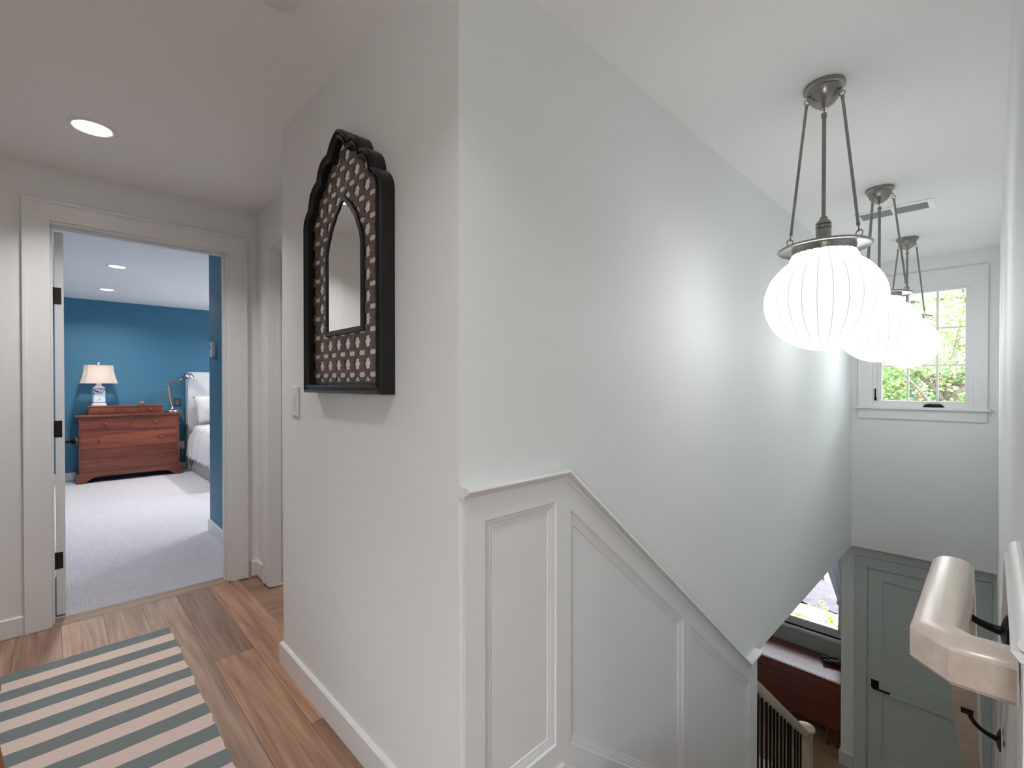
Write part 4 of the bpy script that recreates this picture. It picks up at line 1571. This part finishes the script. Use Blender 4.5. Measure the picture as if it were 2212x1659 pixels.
# trinket
tk = thing('perfume_bottle', 'tiny glass bottle with a star stopper on the small chest', 'bottle', (-8.49, 0.89, 1.0085))
boxes('foot', [(-0.028, 0.028, -0.032, 0.032, 0.0, 0.016)], M['brass'], tk, 0.003)
bm = new()
lathe(bm, [(0.024, 0.016), (0.027, 0.03), (0.025, 0.05), (0.012, 0.062), (0.010, 0.07)], n=20)
obj('bottle_body', bm, M['crystal'], tk, True, auto=50)
bm = new()
star = []
for k in range(10):
    a = PI / 2 + k * PI / 5
    r_ = 0.028 if k % 2 == 0 else 0.011
    star.append((r_ * math.cos(a), 0.083 + r_ * math.sin(a)))
prism(bm, star, 'x', -0.006, 0.006)
obj('stopper', bm, M['chrome'], tk)

# desk lamp
dk = thing('desk_lamp', 'chrome and wood jointed desk lamp at the right end of the dresser', 'desk lamp', (-8.47, 1.235, 0.893))
bm = new()
lathe(bm, [(0.0, 0.0), (0.080, 0.0), (0.083, 0.006), (0.081, 0.020), (0.060, 0.034), (0.022, 0.048), (0.014, 0.075), (0.012, 0.10), (0.0, 0.102)], n=36)
obj('base', bm, M['chrome'], dk, True, auto=50)
J1 = Vector((0, -0.045, 0.412))
J2 = Vector((0, 0.13, 0.492))
B0 = Vector((0, -0.012, 0.10))
bm = new()
tube(bm, [B0 + (J1 - B0) * 0.12, B0 + (J1 - B0) * 0.86], 0.0105, 12)
obj('wooden_post', bm, mat('honey_wood', (0.42, 0.19, 0.07), 0.35), dk, True, auto=50)
bm = new()
tube(bm, [B0 - (J1 - B0) * 0.05, B0 + (J1 - B0) * 0.14], 0.012, 12)
obj('lower_collar', bm, M['chrome'], dk, True, auto=50)
bm = new()
tube(bm, [B0 + (J1 - B0) * 0.84, J1], 0.0085, 12)
tube(bm, [J1 + Vector((-0.016, 0, 0)), J1 + Vector((0.016, 0, 0))], 0.013, 12)
tube(bm, [J1, J1 - (J2 - J1).normalized() * 0.032], 0.007, 10)
obj('joint', bm, M['chrome'], dk, True, auto=50)
bm = new()
tube(bm, [J1 + (J2 - J1) * 0.78, J2], 0.010, 12)
obj('upper_collar', bm, M['chrome'], dk, True, auto=50)
bm = new()
tube(bm, [J1 + (J2 - J1) * 0.06, J1 + (J2 - J1) * 0.80], 0.0095, 12)
obj('wooden_arm', bm, mat('brown_wood', (0.20, 0.075, 0.035), 0.35), dk, True, auto=50)
bm = new()
MS = Matrix.Rotation(math.radians(21), 4, 'X')
pr = []
for i in range(9):
    a = math.radians(90 - i * 86 / 8)
    pr.append((0.074 * math.cos(a) + 0.0005, 0.102 * math.sin(a)))
pr.reverse()
pr = [(0.072, 0.004)] + pr
lathe(bm, pr, J2 + Vector((0, 0.088, -0.006)), 32, close=False, M4=MS)
so = obj('lamp_head', bm, M['chrome'], dk, True, auto=60)
sm = so.modifiers.new('thickness', 'SOLIDIFY')
sm.thickness = 0.003

# ------------------------------------------------------------------ bed
bd = thing('bed', 'white upholstered bed with tall headboard and ruffled skirt, half hidden by the blue wall', 'bed', (-8.55, 1.47, 0.0))


def bl_(x, y, z):
    return (x + 8.55, y - 1.47, z)


bm = new()
box(bm, -8.732 + 8.55, -8.555 + 8.55, -0.022, 1.78, 0.0, 1.487, 0.012)
obj('headboard', bm, M['linen_head'], bd)
boxes('mattress', [(0.0, 2.02, 0.05, 1.65, 0.28, 0.60)], M['cloth_white'], bd, 0.03)
bm = new()
cols = []
rb = random.Random(8)
for i in range(121):
    x = 0.02 + 2.0 * i / 120
    w = 0.010 * math.sin(i * 1.15) + 0.006 * math.sin(i * 0.37 + 1)
    cols.append([bm.verts.new((x, 0.035 + w * 0.3, 0.34)), bm.verts.new((x, 0.02 + w, 0.17)), bm.verts.new((x, 0.005 + w * 1.6, 0.006))])
for a, b in zip(cols, cols[1:]):
    for k in range(2):
        bm.faces.new((a[k], b[k], b[k + 1], a[k + 1]))
o = obj('bed_skirt', bm, M['skirt'], bd, True)
o.modifiers.new('thickness', 'SOLIDIFY').thickness = 0.004
# duvet: puffy top with a gathered fall down the side
bm = new()
cols = []
for i in range(141):
    x = 0.10 + 1.9 * i / 140
    row = []
    for j in range(19):
        if j < 7:
            y = 1.60 - 1.55 * j / 6.0
            z = 0.665 + 0.045 * math.sin(PI * min(1, j / 6)) + 0.018 * math.sin(i * 0.33 + j * 1.9) * (1 if j < 6 else 0.4) + 0.012 * math.sin(i * 0.71 - j)
        else:
            t = (j - 6) / 12
            fold = math.sin(i * 0.55 + 0.6 * math.sin(i * 0.13)) * 0.012 + math.sin(i * 0.23) * 0.012
            hem = 0.215 + 0.012 * math.sin(i * 0.4)
            z = 0.655 - (0.655 - hem) * t
            bulge = 0.075 * math.sin(min(1, t * 2.1) * PI / 2)
            ruf = 0.010 * math.sin(i * 1.3 + j * 0.2) * (1 if t > 0.45 else 0.3) + (0.008 * math.sin(j * 2.6 + i * 0.9) if t < 0.5 else 0)
            y = 0.045 - bulge - fold * t - ruf - 0.02 * t
        row.append(bm.verts.new((x, y, z)))
    cols.append(row)
for a, b in zip(cols, cols[1:]):
    for k in range(18):
        bm.faces.new((a[k], b[k], b[k + 1], a[k + 1]))
o = obj('duvet', bm, M['cloth_white'], bd, True)
o.modifiers.new('thickness', 'SOLIDIFY').thickness = 0.012


def pillow(name, label, loc, rot, sx, sy, sz):
    bm = new()
    n = 18
    vs = {}
    rq = random.Random(hash(label) % 100)
    for s in (1, -1):
        for i in range(n + 1):
            for j in range(n + 1):
                u, v = i / n * 2 - 1, j / n * 2 - 1
                h = ((1 - u ** 4) * (1 - v ** 4)) ** 0.55
                if s == -1 and (i in (0, n) or j in (0, n)):
                    vs[(s, i, j)] = vs[(1, i, j)]
                    continue
                pin = 1 - 0.07 * (1 - abs(u * v))
                wr = 0.10 * math.sin(u * 9 + v * 5) * h * (1 - h * 0.4)
                vs[(s, i, j)] = bm.verts.new((s * sz * (h + wr * 0.6) / 2, u * sx / 2 * pin, v * sy / 2 * pin))
    for s in (1, -1):
        for i in range(n):
            for j in range(n):
                bm.faces.new([vs[(s, i, j)], vs[(s, i + 1, j)], vs[(s, i + 1, j + 1)], vs[(s, i, j + 1)]])
    o = obj(name, bm, M['cloth_white'], None, True)
    o.location = loc
    o.rotation_euler = rot
    return tag(o, label, 'pillow', 'white pillows on the bed')


pillow('pillow', 'white creased pillow leaning on the headboard', (-8.415, 1.80, 0.935), (0.10, -0.20, 0.0), 0.58, 0.42, 0.13)
pillow('pillow', 'white pillow in front, beside the blue wall edge', (-8.20, 2.03, 0.94), (-0.05, -0.24, 0.0), 0.60, 0.40, 0.14)

# ------------------------------------------------------------------ lower room furniture
ZT = ZF + 0.74
tb = thing('drop_leaf_table', 'dark red mahogany drop-leaf table below the garden window', 'table', (-1.62, 6.27, ZF))
boxes('tabletop', [(-0.55, 0.50, -0.252, 0.270, 0.722, 0.74)], M['mahogany'], tb, 0.004)
bm = new()
prism(bm, [(-0.253, 0.738), (-0.268, 0.736), (-0.273, 0.722), (-0.273, 0.225), (-0.255, 0.225), (-0.255, 0.715)], 'x', -0.55, 0.50)
obj('drop_leaf', bm, M['mahogany'], tb)
boxes('apron', [(-0.50, 0.46, -0.22, 0.22, 0.60, 0.722)], M['mahogany'], tb)
for x, y in ((0.375, -0.21), (0.458, -0.20), (-0.46, -0.20), (0.43, 0.19), (-0.46, 0.19)):
    bm = new()
    s0, s1 = 0.024, 0.016
    lo_ = [bm.verts.new((x + a * s1, y + b * s1, 0.0)) for a, b in ((-1, -1), (1, -1), (1, 1), (-1, 1))]
    hi_ = [bm.verts.new((x + a * s0, y + b * s0, 0.61)) for a, b in ((-1, -1), (1, -1), (1, 1), (-1, 1))]
    bm.faces.new(lo_[::-1])
    bm.faces.new(hi_)
    for k in range(4):
        bm.faces.new((lo_[k], lo_[(k + 1) % 4], hi_[(k + 1) % 4], hi_[k]))
    obj('leg', bm, M['mahogany'], tb)

bn = thing('binoculars', 'black binoculars lying on the mahogany table', 'binoculars', (-1.29, 6.37, ZT), math.radians(-64))
MB_ = Matrix.Rotation(-PI / 2, 4, 'X')
for s in (-1, 1):
    bm = new()
    lathe(bm, [(0.019, -0.075), (0.021, -0.070), (0.021, -0.045), (0.015, -0.042), (0.018, -0.02), (0.028, -0.005), (0.028, 0.030), (0.025, 0.034), (0.031, 0.070), (0.032, 0.085), (0.027, 0.086), (0.026, 0.078)], (s * 0.038, 0, 0.033), 20, M4=MB_)
    obj('barrel', bm, M['rubber'], bn, True, auto=40)
boxes('bridge', [(-0.02, 0.02, -0.015, 0.035, 0.028, 0.046)], M['rubber'], bn, 0.004)
bm = new()
lathe(bm, [(0.010, -0.04), (0.012, -0.036), (0.012, 0.0), (0.008, 0.004)], (0, -0.005, 0.045), 16, M4=MB_)
obj('focus_wheel', bm, M['black_metal'], bn, True, auto=40)

cu = thing('curtain', 'white tied-back curtain at the right of the lower window', 'curtain', (-1.2, 6.56, ZF + 1.0))
bm = new()
cols = []
for i in range(31):
    u = i / 30
    col = []
    for j in range(16):
        z = 1.33 - j / 15 * 1.30
        t = j / 15
        left = -0.40 + 0.355 * min(1, t * 1.35) ** 0.85 if t < 0.72 else -0.05 - 0.02 * (t - 0.72)
        x = left + (0.07 - left) * u
        y = 0.018 * math.sin(u * 26 + t * 2) * (1 - 0.4 * t)
        col.append(bm.verts.new((x, y, z)))
    cols.append(col)
for a, b in zip(cols, cols[1:]):
    for k in range(15):
        bm.faces.new((a[k], b[k], b[k + 1], a[k + 1]))
o = obj('drape', bm, M['sheer'], cu, True)
o.modifiers.new('thickness', 'SOLIDIFY').thickness = 0.003
bm = new()
box(bm, -0.062, 0.075, -0.024, 0.024, 0.375, 0.415, 0.004)
obj('tie_band', bm, M['sheer'], cu)
boxes('entry_mat', [(-0.75, 0.68, -0.45, 0.45, 0.001, 0.010)], mat('pale_mat_wool', (0.62, 0.63, 0.66), 0.95, bump=0.3, bscale=200, var=0.1, vscale=30), None, 0.003, loc=(-2.25, 4.87, ZF))
tag(bpy.data.objects['entry_mat'], 'pale mat on the lower floor behind the balusters', 'mat')

# ------------------------------------------------------------------ outdoors
GZ = -2.82
gd = tag(boxes('ground', [(-30, 30, 6.9, 40, GZ - 0.3, GZ - 0.03)], M['soil']), 'garden soil around the patio and the tree', 'ground', kind='structure')
tag(boxes('bounce_ground', [(-30, 30, -30, -2.6, GZ - 0.3, GZ - 0.03), (-30, -4.5, -2.6, 6.9, GZ - 0.3, GZ - 0.03), (2.0, 30, -2.6, 6.9, GZ - 0.3, GZ - 0.03)],
          mat('pale_bounce_gravel', (0.50, 0.48, 0.45), 0.95, bump=0.5, bscale=30, var=0.15, vscale=12)), 'pale unseen gravel added around the house to bounce daylight in', 'ground', kind='structure')  # unseen pale ground added to bounce sunlight up to the ceilings
pt = thing('patio', 'bright flagstone patio beyond the lower window', 'patio', (0, 0, GZ), kind='structure')
rs = random.Random(21)
for i in range(9):
    for j in range(5):
        x0, y0 = -6.2 + i * 0.85 + (0.3 if j % 2 else 0), 7.75 + j * 0.46
        bm = new()
        q = [(x0 + rs.uniform(0.01, 0.05), y0 + rs.uniform(0.01, 0.04)), (x0 + 0.83 - rs.uniform(0, 0.05), y0 + rs.uniform(0.01, 0.04)), (x0 + 0.83 - rs.uniform(0, 0.05), y0 + 0.44 - rs.uniform(0, 0.03)), (x0 + 0.4, y0 + 0.45), (x0 + rs.uniform(0.01, 0.05), y0 + 0.44 - rs.uniform(0, 0.03))]
        prism(bm, q, 'z', -0.04, rs.uniform(0.0, 0.012))
        obj('flagstone', bm, M['stone'], pt)
bm = new()
gr_ = []
for i in range(71):
    gr_.append([bm.verts.new((-6 + i * 0.14, 10.08 + j * 0.10, GZ - 0.02 + 0.06 * rs.random() + 0.05 * math.sin(j * 0.22))) for j in range(15)])
for a, b in zip(gr_, gr_[1:]):
    for k in range(14):
        bm.faces.new((a[k], b[k], b[k + 1], a[k + 1]))
tag(obj('mulch_bed', bm, M['gravel']), 'dark mulch bed behind the patio', 'mulch', kind='stuff')
for k in range(8):
    bm = new()
    box(bm, -5.6 + k * 1.05, -4.6 + k * 1.05, 11.55, 11.8, GZ - 0.05, GZ + 0.32, 0.02)
    o = obj('kerb_block', bm, M['stone'], pt, loc=(0, 0, -GZ))


def leaves(name, mat_, pts, size, parent, seed, kind='stuff'):
    bm = new()
    r = random.Random(seed)
    for p in pts:
        d = Vector((r.gauss(0, 1), r.gauss(0, 1), r.gauss(0, 0.7))).normalized()
        w = d.cross(Vector((r.gauss(0, 1), r.gauss(0, 1), r.gauss(0, 1)))).normalized()
        n = d.cross(w)
        s = size * r.uniform(0.65, 1.25)
        p = Vector(p)
        a = bm.verts.new(p)
        b = bm.verts.new(p + d * s * 0.5 + w * s * 0.36 + n * s * 0.10)
        c = bm.verts.new(p + d * s)
        e = bm.verts.new(p + d * s * 0.5 - w * s * 0.36 + n * s * 0.10)
        bm.faces.new((a, b, c))
        bm.faces.new((a, c, e))
    return tag(obj(name, bm, mat_, parent), kind=kind)


tr = thing('tree', 'leafy green tree with a few red leaves outside the stair window', 'tree', (-0.49, 9.7, GZ))
bm = new()
HT = 1.06 - GZ
tube(bm, [(0.05, 0, 0), (0.02, 0.02, 1.5), (0.0, 0, 3.0), (0.0, 0, HT)], [0.20, 0.14, 0.11, 0.09], 12)
obj('trunk', bm, M['bark'], tr, True)
rt = random.Random(5)
tips = []
br_specs = [((0, 0, HT - 0.05), (0.30, -0.05, HT + 0.42), (0.95, -0.1, HT + 0.75), 0.055), ((0, 0, HT - 0.1), (-0.15, 0.05, HT + 0.32), (-0.75, 0.1, HT + 0.75), 0.05),
            ((0, 0, HT - 0.05), (0.05, 0.1, HT + 0.6), (0.2, 0.2, HT + 1.5), 0.05), ((-0.02, 0, HT - 0.6), (-0.5, -0.1, HT - 0.1), (-1.3, -0.2, HT + 0.25), 0.04),
            ((0.02, 0, HT - 0.7), (0.45, 0.0, HT - 0.25), (1.1, -0.1, HT - 0.05), 0.04), ((0, 0, HT - 0.2), (0.1, 0.3, HT + 0.3), (0.5, 0.9, HT + 1.0), 0.045),
            ((0, 0, HT - 0.2), (-0.1, 0.35, HT + 0.3), (-0.6, 1.0, HT + 1.2), 0.045), ((0, 0, HT - 0.3), (-0.25, -0.3, HT + 0.1), (-0.5, -0.7, HT + 0.5), 0.035)]
for a, b, c, r_ in br_specs:
    a, b, c = Vector(a), Vector(b), Vector(c)
    bm = new()
    ptsb = [a.lerp(b, t).lerp(b.lerp(c, t), t) for t in (0, 0.2, 0.4, 0.6, 0.8, 1.0)]
    tube(bm, ptsb, [r_, r_ * 0.85, r_ * 0.7, r_ * 0.55, r_ * 0.4, r_ * 0.2], 8)
    for q in range(5):
        p = ptsb[q + 1]
        d = Vector((rt.gauss(0, 1), rt.gauss(0, 1), rt.gauss(0.3, 0.7))).normalized() * rt.uniform(0.3, 0.7)
        tube(bm, [p, p + d * 0.5 + Vector((0, 0, 0.03)), p + d], [r_ * 0.35, r_ * 0.25, 0.004], 6)
        tips.append(p + d)
        tips.append(p + d * 0.6)
    obj('branch', bm, M['bark'], tr, True)
    tips.append(c)


def cloud(n, seed, zmin=-0.25):
    r = random.Random(seed)
    out = []
    while len(out) < n:
        if r.random() < 0.55:
            t = r.choice(tips)
            p = t + Vector((r.gauss(0, 0.22), r.gauss(0, 0.22), r.gauss(0, 0.16)))
        else:
            p = Vector((r.uniform(-1.9, 1.9), r.uniform(-0.9, 1.3), HT + r.uniform(-0.3, 2.6)))
            if (p.x / 1.9) ** 2 + ((p.z - HT - 0.9) / 1.6) ** 2 + (p.y / 1.3) ** 2 > 1:
                continue
        if p.y < 0.15 and p.z < HT + 0.42 and -0.42 < p.x < 0.5 and r.random() < 0.88:
            continue
        out.append(p)
    return out


leaves('foliage', M['leaf2'], cloud(7500, 1), 0.062, tr, 1)
leaves('foliage', M['leaf'], cloud(6000, 2), 0.062, tr, 2)
leaves('foliage', M['leaf3'], cloud(500, 3), 0.075, tr, 3)

hs = thing('neighbor_house', 'grey neighbouring house with white-trimmed windows behind the tree', 'house', (0, 16.5, GZ))
boxes('wall', [(-9, 9, 0, 5.0, -0.1, 6.4)], M['siding'], hs)
for k in range(26):
    boxes('siding_board', [(-9, 9, -0.022, 0.0, 0.2 + k * 0.24, 0.2 + k * 0.24 + 0.225)], M['siding'], hs)
bm = new()
prism(bm, [(-0.5, 6.3), (2.5, 8.3), (5.5, 6.3)], 'x', -9.4, 9.4)
obj('roof', bm, M['roofing'], hs)
for wx in (-4.3, -1.9, -0.15, 2.2):
    wz = 3.05
    f_ = boxes('window', [(wx - 0.62, wx - 0.52, -0.06, 0, wz, wz + 1.7), (wx + 0.52, wx + 0.62, -0.06, 0, wz, wz + 1.7), (wx - 0.52, wx + 0.52, -0.06, 0, wz, wz + 0.1), (wx - 0.52, wx + 0.52, -0.06, 0, wz + 1.6, wz + 1.7), (wx - 0.03, wx + 0.03, -0.055, 0, wz + 0.1, wz + 1.6), (wx - 0.52, wx + 0.52, -0.055, 0, wz + 0.82, wz + 0.88)], M['trim'], hs)
    boxes('pane', [(wx - 0.52, wx + 0.52, -0.04, -0.023, wz + 0.1, wz + 1.6)], M['dark_glass'], f_)

# yellow flowers under the lower window
fl = thing('flowering_plant', 'clump of yellow daisies with dark centres outside the lower window', 'plant', (-1.75, 8.0, GZ))
rf = random.Random(9)
heads = [(0.05, 0.1, 0.98), (-0.16, 0.15, 0.92), (-0.30, 0.0, 0.95), (0.16, -0.05, 0.86), (-0.10, -0.1, 0.76), (0.20, 0.12, 0.72), (-0.02, 0.2, 1.02), (0.30, 0.0, 0.80), (0.10, -0.15, 0.62), (-0.24, -0.12, 0.70), (0.36, 0.15, 0.95), (0.26, -0.2, 0.55)]
for hx, hy, hz in heads:
    hz *= 0.84
    bm = new()
    tube(bm, [(hx * 0.25, hy * 0.25, 0.0), (hx * 0.6, hy * 0.6, hz * 0.5), (hx, hy, hz)], [0.006, 0.005, 0.004], 6)
    s_ = obj('stem', bm, M['stem'], fl, True)
    tilt = Matrix.Rotation(rf.uniform(-0.5, 0.5), 4, 'X') @ Matrix.Rotation(rf.uniform(-0.5, 0.5), 4, 'Y') @ Matrix.Rotation(0.5, 4, 'X')
    bm = new()
    for k in range(11):
        a = 2 * PI * k / 11
        R_ = Matrix.Rotation(a, 4, 'Z')
        q = [(0.008, -0.005, 0), (0.027, -0.009, 0.003), (0.040, 0, -0.005), (0.027, 0.009, 0.003), (0.008, 0.005, 0)]
        bm.faces.new([bm.verts.new(Vector((hx, hy, hz)) + (tilt @ (R_ @ Vector(p)))) for p in q])
    obj('petals', bm, M['petal'], s_)
    bm = new()
    lathe(bm, [(0.013, 0.0), (0.012, 0.008), (0.007, 0.014), (0.0, 0.016)], (hx, hy, hz), 10, M4=tilt)
    obj('flower_cone', bm, M['cone'], s_, True)
r2 = random.Random(31)
leaves('leaf_clump', M['leaf4'], [(max(-0.32, min(0.32, r2.gauss(0, 0.16))), r2.gauss(0, 0.14), abs(r2.gauss(0.25, 0.18))) for _ in range(420)], 0.12, fl, 8)
for k, (x, n, lb) in enumerate(((-2.62, 260, 'low green groundcover left of the yellow daisies'), (-0.70, 220, 'low green groundcover right of the yellow daisies'))):
    gc = thing('groundcover', lb, 'plant', (x, 7.7, GZ))
    leaves('leaf_clump', M['leaf4'], [(max(-0.4, min(0.4, r2.gauss(0, 0.22))), r2.gauss(0, 0.14), abs(r2.gauss(0.16, 0.12))) for _ in range(n)], 0.10, gc, 40 + k)
